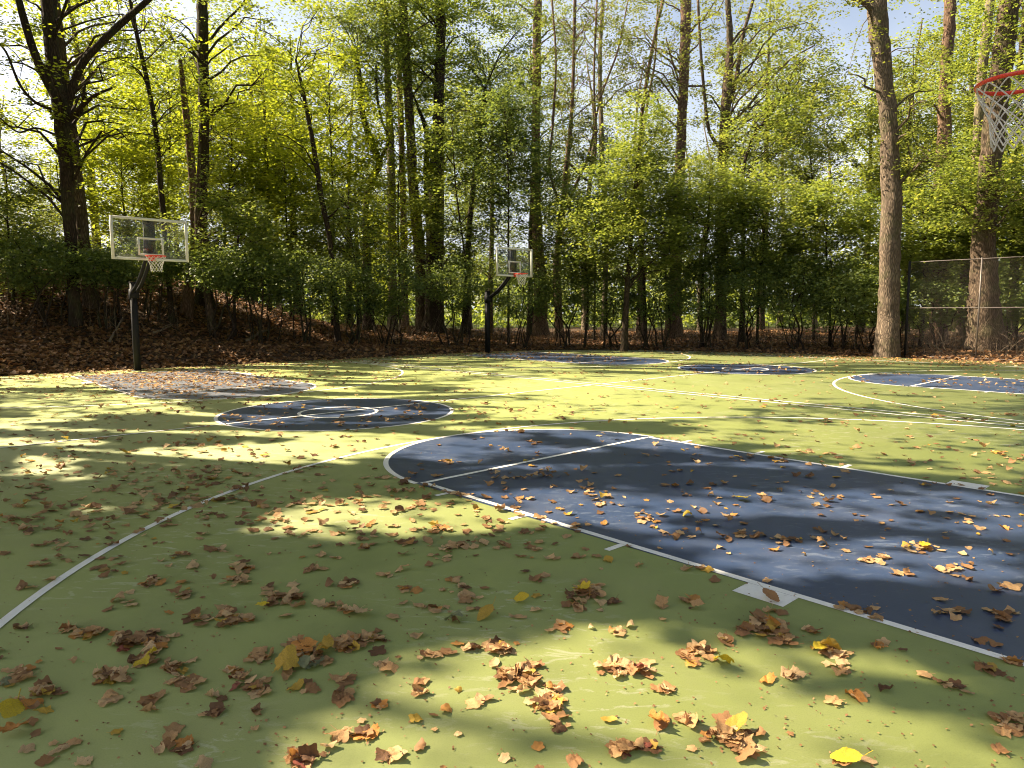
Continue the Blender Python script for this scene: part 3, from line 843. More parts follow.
# ---- understory trees that fill the wood edge with layers of leaves
G_US = "young trees filling the wood between the tall trunks"
US = [  # u, depth, v of the crown centre, ru, rv, clumps, leaf material, label
    (8, 23.5, 230, 45, 70, 150, 'fol', "low green young tree at the picture's left end of the bank"),
    (122, 28.0, 190, 48, 75, 190, 'fol_yellow', "glowing yellow-green young tree between the forked tree and the first hoop"),
    (232, 30.0, 150, 42, 80, 190, 'fol_yellow', "glowing yellow-green young tree right of the tall straight trunk"),
    (238, 25.5, 238, 40, 45, 130, 'fol', "bushy green young tree right of the first hoop"),
    (286, 31.0, 210, 50, 60, 190, 'fol_yellow', "bright yellow-green young tree behind the leaning dark one"),
    (330, 33.0, 120, 60, 80, 190, 'fol_yellow', "tall bright young tree above the leaning dark one"),
    (350, 29.0, 228, 45, 45, 140, 'fol', "mid-green young tree at the foot of the hooked tree"),
    (398, 33.0, 200, 45, 80, 150, 'fol_yellow', "bright green young tree seen between the hooked tree and the slender trunk"),
    (456, 31.5, 190, 40, 90, 170, 'fol', "green young tree between the blackish trunk and the slim dark one"),
    (508, 31.0, 170, 40, 85, 190, 'fol_dark', "dark green young tree rising behind the second backboard"),
    (578, 31.0, 230, 46, 48, 150, 'fol', "layered green young tree left of the broad cone-shaped one"),
    (600, 36.0, 180, 50, 70, 120, 'fol_pale', "pale green young tree behind the cone-shaped one"),
    (708, 30.5, 225, 50, 62, 190, 'fol', "layered green young tree right of the pinkish trunk"),
    (764, 30.0, 235, 50, 62, 200, 'fol', "full green young tree halfway to the huge grey trunk"),
    (826, 29.0, 240, 46, 62, 190, 'fol', "spreading green young tree just left of the huge grey trunk"),
    (810, 36.0, 140, 55, 70, 130, 'fol_pale', "thin-leaved pale young tree against the open sky"),
    (925, 29.0, 240, 46, 48, 150, 'fol', "green young tree behind the left half of the fence"),
    (1010, 28.0, 190, 60, 60, 190, 'fol', "green young tree spreading under the near red rim"),
    (915, 34.0, 130, 46, 90, 130, 'fol_pale', "pale green tree between the huge grey trunk and the shaggy one"),
    (1060, 26.5, 240, 50, 60, 120, 'fol', "green young tree at the picture's right end behind the fence"),
    (-40, 27.0, 160, 60, 100, 150, 'fol_yellow', "yellow-green tree leaning in from the picture's left edge"),
    (170, 33.0, 110, 50, 80, 150, 'fol_yellow', "bright green young tree behind the thin wavy trunk"),
    (30, 34.0, 240, 60, 40, 120, 'fol_pale', "low pale green young tree beyond the top of the bank"),
]
for i, (u, y, v, ru, rv, nc, ml, lab) in enumerate(US):
    g = np.random.default_rng(100 + i)
    b0 = on_ground(u + g.uniform(-8, 8), y)
    c = at(u, v, y)
    top = at(u, v - rv, y)[2]
    k = 1.25 * nc / 170
    sp_ = [(*b0, .055 + .01 * g.random()), (b0[0] + g.normal(0, .1), y, b0[2] + (c[2] - b0[2]) * .5, .045), (c[0], y, c[2], .032), (c[0] + g.normal(0, .15), y, top - .2, .012)]
    cr = [(c[0], y, c[2], ru / F * y * 1.12, 2.0, rv / F * y * 1.08, int(nc * 1.5))]
    make_tree("young_tree", lab, 'tree', sp_, cr, M['bark_dark'], M[ml], seed=200 + i, limbs=22, group=G_US, per=50, leaf=0.125, flare=1.2, smask=(u < 520))

# ---- evergreen shrubs along the wood edge
SH = [(225, 24.6, 270, 26, 20), (262, 25.4, 275, 32, 30), (300, 26.2, 282, 34, 32), (345, 27.4, 290, 34, 30), (392, 28.6, 285, 34, 32), (455, 30.2, 285, 26, 26),
      (520, 30.6, 292, 34, 28), (566, 31.2, 290, 34, 32), (608, 31.0, 294, 34, 30), (655, 30.6, 292, 34, 32), (702, 30.2, 292, 36, 34), (748, 29.4, 290, 36, 36),
      (795, 28.6, 288, 36, 38), (838, 27.6, 290, 34, 38), (865, 27.0, 300, 26, 28), (925, 27.2, 304, 30, 26), (1000, 27.0, 300, 34, 30), (150, 25.0, 262, 34, 24), (40, 22.5, 262, 36, 26), (108, 23.6, 268, 24, 20)]
def between(u):
    marks = [(76, "the massive forked tree"), (137, "the first hoop"), (205, "the tall straight dark trunk"), (335, "the thin leaning tree"), (369, "the hooked tree"), (434, "the blackish trunk"),
             (488, "the second hoop"), (541, "the warm brown trunk"), (625, "the cone-shaped young tree"), (673, "the pinkish trunk"), (742, "the slight curved tree"), (887, "the huge grey trunk"), (985, "the broad fenced trunk")]
    m = min(marks, key=lambda q: abs(q[0] - u))
    side = "left of" if u < m[0] - 6 else ("right of" if u > m[0] + 6 else "in front of")
    return abs(m[0] - u), side, m[1]
used = {}
for i, (u, y, v, ru, rv) in enumerate(SH):
    g = np.random.default_rng(400 + i)
    b0 = on_ground(u, y); c = at(u, v, y)
    root = empty("evergreen_shrub", b0)
    dist, side, mk = between(u)
    lab = "dark evergreen shrub %s %s" % ("just " + side if dist < 22 and side != "in front of" else side, mk)
    used[lab] = used.get(lab, 0) + 1
    if used[lab] > 1: lab = lab.replace("dark evergreen shrub", "farther dark evergreen shrub")
    tag(root, lab, "shrub", "evergreen shrubs along the edge of the wood")
    sb = MB()
    nc = 105
    d = g.normal(size=(nc, 3)); d /= np.linalg.norm(d, axis=1)[:, None]
    C = c + d * (g.uniform(.3, 1, nc) ** .5)[:, None] * np.array([ru / F * y, 1.3, rv / F * y])
    C = C[C[:, 2] > b0[2] + 0.7]
    for s in range(6):
        k = C[g.integers(0, len(C))]
        a = np.array([g.normal(0, .25), g.normal(0, .25), -0.1])
        tube_limb(sb, a, k - b0, g.uniform(.025, .05), .012, g, n=5, sag=.4)
    sb.build("stems", M['bark_dark'], root, smooth=True)
    P, tint = sprays(C, g, 60, 0.42)
    link(bpy.data.objects.new("crown", leaves_mesh("crown", P, 0.095, g, tint, flat=.7, mat=M['fol_dark'], origin=b0)), root)

# ---- background trees: a few kinds, copied
G_BG = "trees farther back in the wood"
protos = []
for k, (ml, mt, hgt) in enumerate([('fol_yellow', 'bark', 17), ('fol', 'bark', 19), ('fol_pale', 'bark_pale', 18), ('fol_yellow', 'bark_dark', 14)]):
    g = np.random.default_rng(600 + k)
    sp_ = [(0, 0, 0, .2), (g.normal(0, .2), g.normal(0, .2), hgt * .35, .16), (g.normal(0, .5), g.normal(0, .5), hgt * .7, .10), (g.normal(0, .7), 0, hgt, .03)]
    cr = [(0, 0, hgt * .42, 3.2, 3.2, hgt * .30, 115), (0, 0, hgt * .72, 3.0, 3.0, hgt * .26, 115)]
    t = make_tree("background_tree", "x", "tree", sp_, cr, M[mt], M[ml], seed=610 + k, limbs=22, per=(34 if k == 2 else 48), leaf=(.13 if k == 2 else .16), mask=False, rad=(.9 if k == 2 else .75))
    protos.append(t)
BG = []
g = np.random.default_rng(77)
bgx = [(-60, 40, 0), (18, 48, 2), (100, 40, 0), (150, 46, 3), (205, 42, 0), (255, 45, 0), (300, 40, 3), (350, 44, 0), (395, 50, 3), (440, 42, 1), (490, 46, 1), (530, 42, 1), (585, 52, 2), (640, 56, 2),
       (700, 48, 2), (760, 44, 1), (815, 54, 2), (860, 46, 3), (905, 42, 1), (960, 44, 1), (1010, 40, 1), (1080, 38, 1), (60, 58, 3), (180, 60, 3), (280, 58, 0), (360, 60, 3), (470, 60, 1), (560, 62, 2), (680, 64, 2), (780, 62, 2), (880, 60, 1), (980, 58, 1), (-140, 44, 0), (1150, 46, 1)]
kinds = ["yellow-green", "deep green", "pale sparse", "light yellow-green"]
cnt = {}
marks_bg = [(76, "the massive forked tree"), (137, "the first hoop"), (205, "the tall straight dark trunk"), (300, "the thin leaning tree"), (369, "the hooked tree"), (434, "the blackish trunk"),
            (514, "the second hoop"), (575, "the many-stemmed tree"), (640, "the cone-shaped young tree"), (685, "the pinkish trunk"), (765, "the slight curved tree"), (884, "the huge grey trunk"), (945, "the shaggy trunk"), (1000, "the near red rim")]
for i, (u, y, k) in enumerate(bgx):
    b0 = on_ground(u, y)
    src = protos[k]
    if cnt.get(k, 0) == 0:
        o = src
    else:
        o = src.copy(); COL.objects.link(o)
        for ch in list(src.children):
            c = ch.copy(); COL.objects.link(c); c.parent = o
            c.matrix_parent_inverse = ch.matrix_parent_inverse.copy()
    cnt[k] = cnt.get(k, 0) + 1
    s = g.uniform(.85, 1.2) * (.95 if 560 < u < 870 else (.75 if u < 90 else 1))
    o.location = b0; o.rotation_euler = (0, 0, g.uniform(0, 6.28)); o.scale = (s, s, s * g.uniform(.9, 1.1))
    if u < -50: w = "beyond the picture's left edge"
    elif u > 1060: w = "beyond the picture's right edge"
    else:
        w = "far behind " + min(marks_bg, key=lambda q: abs(q[0] - u))[1]
    far = "farthest " if y > 55 else ""
    o["label"] = "%s%s tree %s" % (far, kinds[k], w); o["category"] = "tree"; o["group"] = G_BG

# far-off wood that closes the view: one mass
g = np.random.default_rng(5)
n = 1500
ang = g.uniform(-.95, .95, n); dist = g.uniform(62, 125, n)
C = np.column_stack([np.sin(ang) * dist, np.cos(ang) * dist, g.uniform(0, 8.5, n) * (dist / 90)])
P, tint = sprays(C, g, 60, 2.4, .9)
far = bpy.data.objects.new("distant_woodland", leaves_mesh("distant_woodland", P, .55, g, tint, flat=.8, mat=M['fol']))
link(far); tag(far, "hazy green mass of distant woodland beyond the trees", "woodland", kind='stuff')

# ---- tall trees left of the court: their crowns overhang and shade the paint
g = np.random.default_rng(91)
SHT = [(-9.5, 3.5), (-12.5, 8.0), (-15.0, 11.7), (-10.5, -1.5), (-16.5, 4.5), (-7.5, -6.0), (-19.5, 10.0), (-14, -4.5)]
pts_, N = [], 13500
gx_ = g.uniform(-20, 14, N * 5); gy_ = g.uniform(-1, 22, N * 5)
X, Y = tocourt(gx_, gy_)
D = shade_wanted(gx_, gy_)
ok = (g.uniform(0, 1, N * 5) < thin(D)) & ((pave_dist(X, Y) < 1.0) | ((X < -15) & (pave_dist(X, Y) < 7)))
gx_, gy_ = gx_[ok][:N], gy_[ok][:N]
hh = g.uniform(7.5, 15.5, len(gx_))
Cs = np.stack([gx_, gy_, np.zeros_like(gx_)], 1) + SUN[None, :] * (hh / SUN[2])[:, None]
u, v = project(Cs)
vis = (Cs[:, 1] > 0.5) & (u > -30) & (u < 1054) & (v > -25)
Cs = Cs[~vis]
own = np.argmin(np.stack([np.hypot(Cs[:, 0] - a, Cs[:, 1] - b) for a, b in SHT]), 0)
where = ["nearest the curved white line", "opposite the centre circle", "at the foot of the bank", "level with the photographer", "second row from the court",
         "behind the photographer", "on the bank", "farthest behind the photographer"]
def gshade(P):
    g0 = P - SUN[None, :] * (P[:, 2] / SUN[2])[:, None]
    return shade_wanted(g0[:, 0], g0[:, 1])
for i, (a, b_) in enumerate(SHT):
    hz_ = np.linspace(1, 14, 30)
    b_ = max(np.arange(b_ - 2.5, b_ + 2.5, .1), key=lambda t_: gshade(np.stack([hz_ * 0 + a, hz_ * 0 + t_, hz_], 1)).sum() - .02 * abs(t_ - b_))
    b_ = float(b_)
    C = Cs[own == i]
    if len(C) < 5: continue
    z0 = float(terr(np.array(a), np.array(b_)))
    root = empty("shade_tree", (a, b_, z0)); base = np.array([a, b_, z0])
    tag(root, "tall leafy tree left of the court, " + where[i], "tree", "tall trees left of the court")
    tb = MB()
    S = smoothpts([(a, b_, z0, .34), (a + .2, b_, 5, .27), (a + .1, b_ + .3, 10, .2), (a + .6, b_ + .1, 16, .06)], 7)
    r = S[:, 3] * (1 + .5 * np.exp(-(S[:, 2] - z0) / .8))
    tb.tube(np.vstack([S[0, :3] - base - [0, 0, .4], S[:, :3] - base]), np.concatenate([[r[0]], r]), n=14, wob=.05, seed=i)
    for j in g.choice(len(C), min(14, len(C)), replace=False):
        c = C[j]
        hz = max(4.0, c[2] - np.hypot(c[0] - a, c[1] - b_) * .5)
        q_ = int(np.argmin(abs(S[:, 2] - hz)))
        tt = np.linspace(0, 1, 20)[:, None]
        if gshade(S[q_, :3] + (c - S[q_, :3]) * tt).min() < .5: continue
        tube_limb(tb, S[q_, :3] - base, c - base, S[q_, 3] * .2, .012, g, n=5)
    tb.build("trunk", M['bark'], root, smooth=True)
    P, tint = sprays(C, g, 44, .34, .2)
    kk = sun_keep(P); kp = g.uniform(0, 1, len(P)) < np.where(kk < .2, .06, np.clip(kk / .65, 0, 1))
    uu, vv = project(P)
    kp &= ~((P[:, 1] > .5) & (uu > -5) & (uu < 1029) & (vv > -4))
    P, tint = P[kp], tint[kp]
    link(bpy.data.objects.new("crown", leaves_mesh("crown", P, 0.17, g, tint, flat=.5, mat=M['fol'], origin=base)), root)

# ---- more of the wood to the right of and behind the photographer
g = np.random.default_rng(31)
ring = [(22, 14), (25, 8), (21, 2), (24, -5), (19, -11), (12, -15), (5, -17), (-2, -16), (-9, -14), (-15, -12), (-20, -7), (17, 19), (29, 18), (28, 0), (14, -21), (-4, -23), (27, 12), (0, -22)]
wh = ["level with the near hoop", "right of the court, second from the fence", "right of the photographer", "behind and right of the photographer"]
for i, (a, b_) in enumerate(ring):
    k = (1, 0, 2, 1)[i % 4]
    src = protos[k]
    o = src.copy(); COL.objects.link(o)
    for ch in list(src.children):
        c = ch.copy(); COL.objects.link(c); c.parent = o
        c.matrix_parent_inverse = ch.matrix_parent_inverse.copy()
    s = g.uniform(.85, 1.1)
    o.location = (a, b_, float(terr(np.array(a), np.array(b_)))); o.rotation_euler = (0, 0, g.uniform(0, 6.28)); o.scale = (s, s, s)
    o["label"] = "%s tree outside the picture, on the %s side of the court" % (kinds[k], "right" if a > 14 else "near"); o["category"] = "tree"
    o["group"] = "%s trees on the %s side of the court, outside the picture" % (kinds[k], "right" if a > 14 else "near")

# ------------------------------------------------------------------ basketball hoops
def net_mesh(r0=.2286, r1=.12, h=.385, n=12, rows=7):
    mb = MB()
    for k in range(n):
        for s in (-1, 1):
            P = []
            for j in range(rows * 3 + 1):
                t = j / (rows * 3)
                tri = abs(((t * rows) % 2) - 1)           # 1..0..1
                a = 2 * math.pi * (k + s * 0.5 * (1 - tri)) / n
                r = r1 + (r0 - r1) * (1 - t) ** 1.5 + .006 * math.sin(t * 9)
                P.append((r * math.cos(a), r * math.sin(a), -h * t - .008 + .012 * math.sin(3 * a) * t))
            mb.tube(P, .0047, n=5, cap=False)
    for k in range(n):                                     # knots and hooks
        a = 2 * math.pi * k / n
        mb.tube([((r0) * math.cos(a), r0 * math.sin(a), .006), (r0 * math.cos(a), r0 * math.sin(a), -.02)], .006, n=5)
    return mb.mesh("net", M['net'], True)
NETM = net_mesh()
def make_hoop(loc, rz, reach, label, arm_low, up=2.957):
    """local +x points from the pole to the court; board face at x = reach"""
    root = empty("basketball_hoop", loc, rz)
    tag(root, label, "basketball hoop", "basketball hoops round the two courts")
    b = MB(); b.box((0, 0, 1.2), (.15, .15, 2.5)); b.box((0, 0, .012), (.30, .30, .024)); b.box((0, 0, 2.46), (.165, .165, .03)); b.build("pole", M['black'], root)
    b = MB()
    # bent extension arm, then the upright the board hangs on
    x1 = reach - .16
    for s in (-.055, .055):
        P = smoothpts([(0.02, s, arm_low), (reach * .38, s, arm_low + .28), (reach * .72, s, up - .12), (x1 - .03, s, up + .18)], 5)
        b.tube(P, .045, n=8)
    b.box((.05, 0, arm_low), (.24, .21, .26))
    b.build("extension_arm", M['black'], root, smooth=False)
    b = MB(); b.box((reach - .10, 0, up + .50), (.12, .26, 1.0)); b.box((reach - .052, 0, up + .18), (.035, .34, .22))
    b.build("mounting_plate", M['black'], root)
    fr = MB(); w = .062; W_, H_ = 1.83, 1.07
    x = reach
    for s in (-1, 1): fr.box((x, s * (W_ / 2 - w / 2), up + H_ / 2), (.045, w, H_))
    for z in (w / 2, H_ - w / 2): fr.box((x, 0, up + z), (.044, W_ - 2 * w - .002, w))
    bo = fr.build("backboard_frame", M['frame'], root)
    gl = MB(); gl.box((x, 0, up + H_ / 2), (.012, W_ - 2 * w - .002, H_ - 2 * w - .002))
    go = gl.build("backboard_glass", M['glass'], root)
    tq = MB(); zb, zt = up + .12, up + .12 + .46
    for s in (-1, 1): tq.box((x + .0095, s * .285, (zb + zt) / 2), (.004, .05, zt - zb))
    for z in (zb + .025, zt - .025): tq.box((x + .0095, 0, z), (.004, .518, .05))
    link(bpy.data.objects.new("target_square", tq.mesh("target_square", M['frame'])), go)
    ri = MB(); rz_ = 3.05; xc = x + .15 + .2286
    th = np.linspace(0, 2 * math.pi, 49)[:-1]
    ri.tube(np.column_stack([xc + .2286 * np.cos(th), .2286 * np.sin(th), np.full(48, rz_)]), .0135, n=10, closed=True)
    ri.box((x + .032, 0, rz_ - .03), (.02, .16, .15))
    for s in (-1, 1):
        ri.tube(smoothpts([(x + .03, s * .07, rz_ - .01), (x + .12, s * .10, rz_ - .004), (x + .215, s * .165, rz_)], 4), .009, n=6)
        ri.tube([(x + .04, s * .05, rz_ - .09), (x + .17, s * .11, rz_ - .01)], .007, n=6)
    ri.box((x + .105, 0, rz_ - .006), (.13, .17, .012))
    ring_ = [(xc + .2286 * math.cos(a), .2286 * math.sin(a), rz_) for a in np.linspace(math.pi - 1.1, math.pi + 1.1, 20)]
    T = []
    for (a, b2, c) in ring_: T += [(a, b2, c - .028), (a, b2, c + .02)]
    m = len(ring_)
    ri.add(T, [(2 * i, 2 * i + 2, 2 * i + 3, 2 * i + 1) for i in range(m - 1)])
    ro = ri.build("rim", M['red'], root)
    nt = link(bpy.data.objects.new("net", NETM), ro); nt.location = (xc, 0, rz_)
    return root
XB1 = -2 * L_ - 4.76
make_hoop(cw(XB1 - 1.85, 0, -.01), YAW, 1.85, "glass basketball backboard with red rim on a black pole before the leafy bank", 2.15)
make_hoop(cw(XB1 - 1.6, S_, -.01), YAW, 1.6, "small-looking distant basketball hoop on a black pole in front of the dark shrubs", 2.15)
XN = 4.12 + .3786
make_hoop(cw(XN + 1.85, 0, -.01), YAW + math.pi, 1.85, "near hoop whose red rim and white net enter the picture's top right corner", 2.15)

# ------------------------------------------------------------------ chain-link fence
YF = 21.35
def fence():
    root = empty("chain_link_fence", cw(-3.6, YF)); base = np.array(cw(-3.6, YF))
    tag(root, "tall rusty-grey chain-link fence in front of the broad trunk on the right", "fence")
    H = 3.3
    x0, x1 = -3.6, 6.3
    def P(x, z): p = cw(x, YF) - base; return np.array([p[0], p[1], z])
    for i, x in enumerate([-3.6, -1.45, -.05 + .75, 2.8, 4.9, 6.3]):
        mb = MB(); mb.tube([P(x, -.3), P(x, 1.5), P(x, H + .04)], .024 if i else .04, n=10); po = mb.build("post", M['black'] if i == 0 else M['galv'], root, True)
    for z in (.06, 1.72, H):
        mb = MB(); mb.tube([P(x, z) for x in np.linspace(x0, x1, 12)], .016, n=8); mb.build("rail", M['galv'], root, True)
    mb = MB(); d = .05
    nw = int((x1 - x0) / d); ns = int(H / d)
    o = np.array([EY[0], EY[1], 0]) * -.004
    e = np.array([EX[0], EX[1], 0])
    V, fs, lp_, c = [], [], [], 0
    for k in range(nw):
        zz = np.arange(ns + 1) * d + .03
        xs = x0 + k * d + d * ((np.arange(ns + 1) % 2))
        C = np.array([cw(x, YF) - base for x in xs]); C[:, 2] = zz
        C += o * (1 + 1.0 * (np.arange(ns + 1) % 2))[:, None]
        rr = .0033
        offs = [e * rr, -e * rr * .5 + np.array([EY[0], EY[1], 0]) * rr, -e * rr * .5 - np.array([EY[0], EY[1], 0]) * rr]
        ring3 = np.stack([C + q for q in offs], 1).reshape(-1, 3)
        V.append(ring3)
        i0 = np.arange(ns) * 3 + c
        for a in range(3):
            b2 = (a + 1) % 3
            lp_.append(np.stack([i0 + a, i0 + b2, i0 + 3 + b2, i0 + 3 + a], 1))
        c += len(ring3)
    lp_ = np.concatenate(lp_)
    me = mesh_np("wire_mesh", np.concatenate(V), np.full(len(lp_), 4), lp_.ravel(), M['galv'])
    link(bpy.data.objects.new("wire_mesh", me), root)
fence()

# ------------------------------------------------------------------ undergrowth, litter on the bank
g = np.random.default_rng(17)
mb = MB(); mb2 = MB()
cnt_ = 0
for i in range(9000):
    u_ = g.uniform(-60, 1080); y_ = g.uniform(18, 37)
    p = on_ground(u_, y_)
    X, Y = tocourt(p[0], p[1]); d = float(pave_dist(X, Y))
    if d < (3.0 if X < -16 and Y < 9 else .7) or d > 13: continue
    cnt_ += 1
    if cnt_ > 1900: break
    h = g.uniform(.5, 1.9); a = g.uniform(0, 6.28); ln_ = g.uniform(.05, .9)
    t = np.linspace(0, 1, 6)[:, None]
    P = p + t * np.array([math.cos(a) * ln_, math.sin(a) * ln_, h]) + np.array([0, 0, -1]) * (t ** 2) * ln_ * .6 + g.normal(0, .02, (6, 3)) - [0, 0, .03]
    r = g.uniform(.004, .012)
    (mb if g.random() < .5 else mb2).tube(P, np.linspace(r, r * .4, 6), n=4, cap=False)
    for q_ in range(2):
        k = g.integers(2, 5); b2 = g.uniform(0, 6.28)
        e = P[k] + np.array([math.cos(b2), math.sin(b2), g.uniform(.1, 1)]) * g.uniform(.15, .5)
        (mb if q_ else mb2).tube([P[k], (P[k] + e) / 2 + [0, 0, .03], e], [r * .5, r * .4, r * .25], n=3, cap=False)
tag(mb.build("undergrowth", M['twig']), "thicket of pale bare stems along the foot of the wood", "undergrowth", kind='stuff')
tag(mb2.build("undergrowth", M['bark_dark']), "thicket of dark bare stems along the foot of the wood", "undergrowth", kind='stuff')

# small loose bushes of seedlings low down
def tintpick(g, n):
    r = g.random(n)
    t = np.where(r < .9, g.uniform(0.02, .8, n), g.uniform(.82, 1, n))
    return t
n = 120000
u_ = g.uniform(-80, 1100, n); y_ = 16 + 32 * g.uniform(0, 1, n) ** 1.4
x_ = (u_ - 512) / F * y_
X, Y = tocourt(x_, y_); d = pave_dist(X, Y)
k = (d > -.05) & (d < 24) & (g.random(n) < np.where(X < -15, 1, .7))
x_, y_, d = x_[k], y_[k], d[k]
z_ = terr(x_, y_) + g.uniform(.01, .06, len(x_))
me = leaves_mesh("leaf_litter", np.stack([x_, y_, z_], 1), .15, g, tintpick(g, len(x_)) * .42, flat=.55, hang=0, mat=M['litter'])
tag(link(bpy.data.objects.new("leaf_litter", me)), "brown leaf litter covering the bank and the foot of the wood", "leaf litter", kind='stuff')

def branch(pts, r, label, matk='twig'):
    P = smoothpts(np.array(pts), 5)
    root_ = P[0].copy(); m_ = MB(); m_.tube(P - root_, np.linspace(r, r * .4, len(P)), n=8, wob=.06, seed=3)
    a = P[len(P) // 2] - root_
    m_.tube([a, a + [.15, -.1, .12], a + [.38, -.16, .2]], [r * .5, r * .4, r * .2], n=6)
    o = m_.build("fallen_branch", M[matk], None, True); o.location = root_
    tag(o, label, "branch")
def gp(u, v, up=0.0):
    y = foot_y(u, v); p = on_ground(u, y); p[2] += up; return p
branch([gp(108, 345, .02), gp(114, 338, .12), gp(124, 327, .35)], .05, "pale broken stick slanting up the bank left of the first hoop")
branch([gp(153, 335, .04), gp(162, 333, .10), gp(173, 329, .12)], .05, "short pale log lying on the bank right of the first hoop's pole")
branch([gp(247, 343, .05), gp(256, 338, .10), gp(270, 333, .14)], .07, "thick fallen branch on the leaf litter between the two hoops")
branch([gp(388, 335, .02), gp(400, 341, .12), gp(418, 348, .04)], .035, "thin pale branch lying left of the blackish trunk's foot")
branch([gp(941, 352, .0), at(935, 346, 25.5), at(925, 343, 25.6)], .03, "pale bent stem arching low behind the fence", 'bark_pale')

# ------------------------------------------------------------------ fallen leaves on the paint
def outline(kind, n):
    th = np.linspace(0, 2 * np.pi, n, endpoint=False)
    if kind == 0:      # five-lobed maple
        ang = [-90, -75, -42, -28, -12, 8, 24, 36, 48, 62, 74, 90]
        rad = [.22, .36, .62, .56, .50, .62, .90, .80, .62, .70, .84, 1.0]
    elif kind == 1:    # broad sycamore
        ang = [-90, -70, -40, -15, 12, 30, 52, 70, 90]
        rad = [.22, .50, .62, .50, .92, .72, .62, .80, .95]
    else:              # oval
        ang = [-90, -60, -30, 0, 30, 60, 90]
        rad = [.85, .62, .50, .48, .50, .66, 1.0]
    a = np.degrees(th); a = (a + 180) % 360 - 180      # -180..180
    m = np.where(abs(a) <= 90, a, np.where(a > 0, 180 - a, -180 - a))   # mirror left/right
    r = np.interp(m, ang, rad)
    return th, r
def leaf_arrays(seed, n=40, rings=(.3, .62, 1.0), curl=.3, crump=.06, kind=0, stem=True):
    g = np.random.default_rng(seed)
    th, r = outline(kind, n)
    r = r * (1 + .05 * np.sin(th * 17 + seed) + g.normal(0, .025, n))
    V = [np.zeros((1, 3))]
    for t in rings:
        rr = r * t if t > .95 else (r * .6 + .4 * r.mean()) * t * .9
        V.append(np.column_stack([rr * np.cos(th), rr * np.sin(th), 0 * th]))
    V = np.concatenate(V)
    x, y = V[:, 0].copy(), V[:, 1].copy()
    ph = g.uniform(0, 6.28, 6)
    z = crump * (np.sin(x * 7 + ph[0]) * np.cos(y * 6 + ph[1]) + .6 * np.sin(x * 13 + y * 9 + ph[2]))
    z += g.uniform(.05, .3) * abs(x) * (1 if g.random() < .6 else -1) * .6
    a = g.uniform(0, 3.14)
    p = x * math.cos(a) + y * math.sin(a); q = -x * math.sin(a) + y * math.cos(a)
    R = 1 / max(curl, .02)
    p2 = R * np.sin(p / R); z += (R - R * np.cos(p / R)) * (1 if g.random() < .6 else -1)
    rad2 = np.hypot(x, y)
    z += .22 * curl * rad2 ** 2 * np.sin(2 * np.arctan2(y, x) + ph[3])
    x = p2 * math.cos(a) - q * math.sin(a); y = p2 * math.sin(a) + q * math.cos(a)
    V = np.column_stack([x, y, z]) * .55
    f = [(0, 1 + j, 1 + (j + 1) % n) for j in range(n)]
    for i in range(len(rings) - 1):
        a0, b0 = 1 + i * n, 1 + (i + 1) * n
        f += [(a0 + j, b0 + j, b0 + (j + 1) % n, a0 + (j + 1) % n) for j in range(n)]
    if stem:
        base = V[1 + (len(rings) - 1) * n + int(n * .75)]
        s = g.uniform(.35, .8); b_ = g.normal(0, .3)
        P = np.array([base * .1, base, base + [b_ * .2, -.18 * s, .10 * s], base + [b_ * .5, -.42 * s, .05 + .22 * s * g.random()]])
        m_ = MB(); m_.tube(smoothpts(P, 3), .011, n=4, cap=False)
        k = len(V); SV = np.concatenate(m_.V); V = np.concatenate([V, SV])
        it = iter(m_.lp)
        for c in m_.fs: f.append(tuple(k + next(it) for _ in range(c)))
    V[:, 2] -= np.percentile(V[:, 2], 6)
    return V, f
FORMS = []
for s in range(18):
    c = [.3, .6, .9, 1.3, 1.9, 2.7][s % 6]
    form = ["flat", "flat", "curled", "curled", "rolled-up", "rolled-up"][s % 6]
    kd = [0, 0, 1, 0, 1, 2][(s * 5 + s // 6) % 6]
    V, f = leaf_arrays(s * 3 + 1, curl=c, crump=.06 + .04 * (s % 6 > 1) + .03 * (s % 6 > 3), kind=kd)
    mb_ = MB(); mb_.add(V, f)
    FORMS.append((form, mb_.mesh("fallen_leaf", M['dead'], True)))
LO = [leaf_arrays(s * 7 + 2, n=18, rings=(.55, 1.0), curl=[.2, .5, .9, 1.5][s % 4], crump=.06, kind=[0, 1, 0, 2][(s // 2) % 4], stem=(s % 3 == 0)) for s in range(12)]
COLS = {  # name: (colour, tint for the litter mesh)
    "dark brown": ((0.16, 0.078, 0.036), .08), "brown": ((0.34, 0.175, 0.072), .3), "tan": ((0.56, 0.33, 0.145), .6), "pale tan": ((0.70, 0.48, 0.25), .76),
    "rust-orange": ((0.62, 0.27, 0.06), .88), "golden": ((0.55, 0.36, 0.05), .95), "bright yellow": ((0.68, 0.50, 0.03), 1.0), "reddish": ((0.32, 0.09, 0.06), .25), "grey-green": ((0.22, 0.25, 0.13), .5)}
MIX = ["dark brown", "brown", "tan", "pale tan", "rust-orange", "golden", "reddish", "grey-green"]
MIXP = np.array([.07, .24, .34, .19, .08, .04, .03, .01])
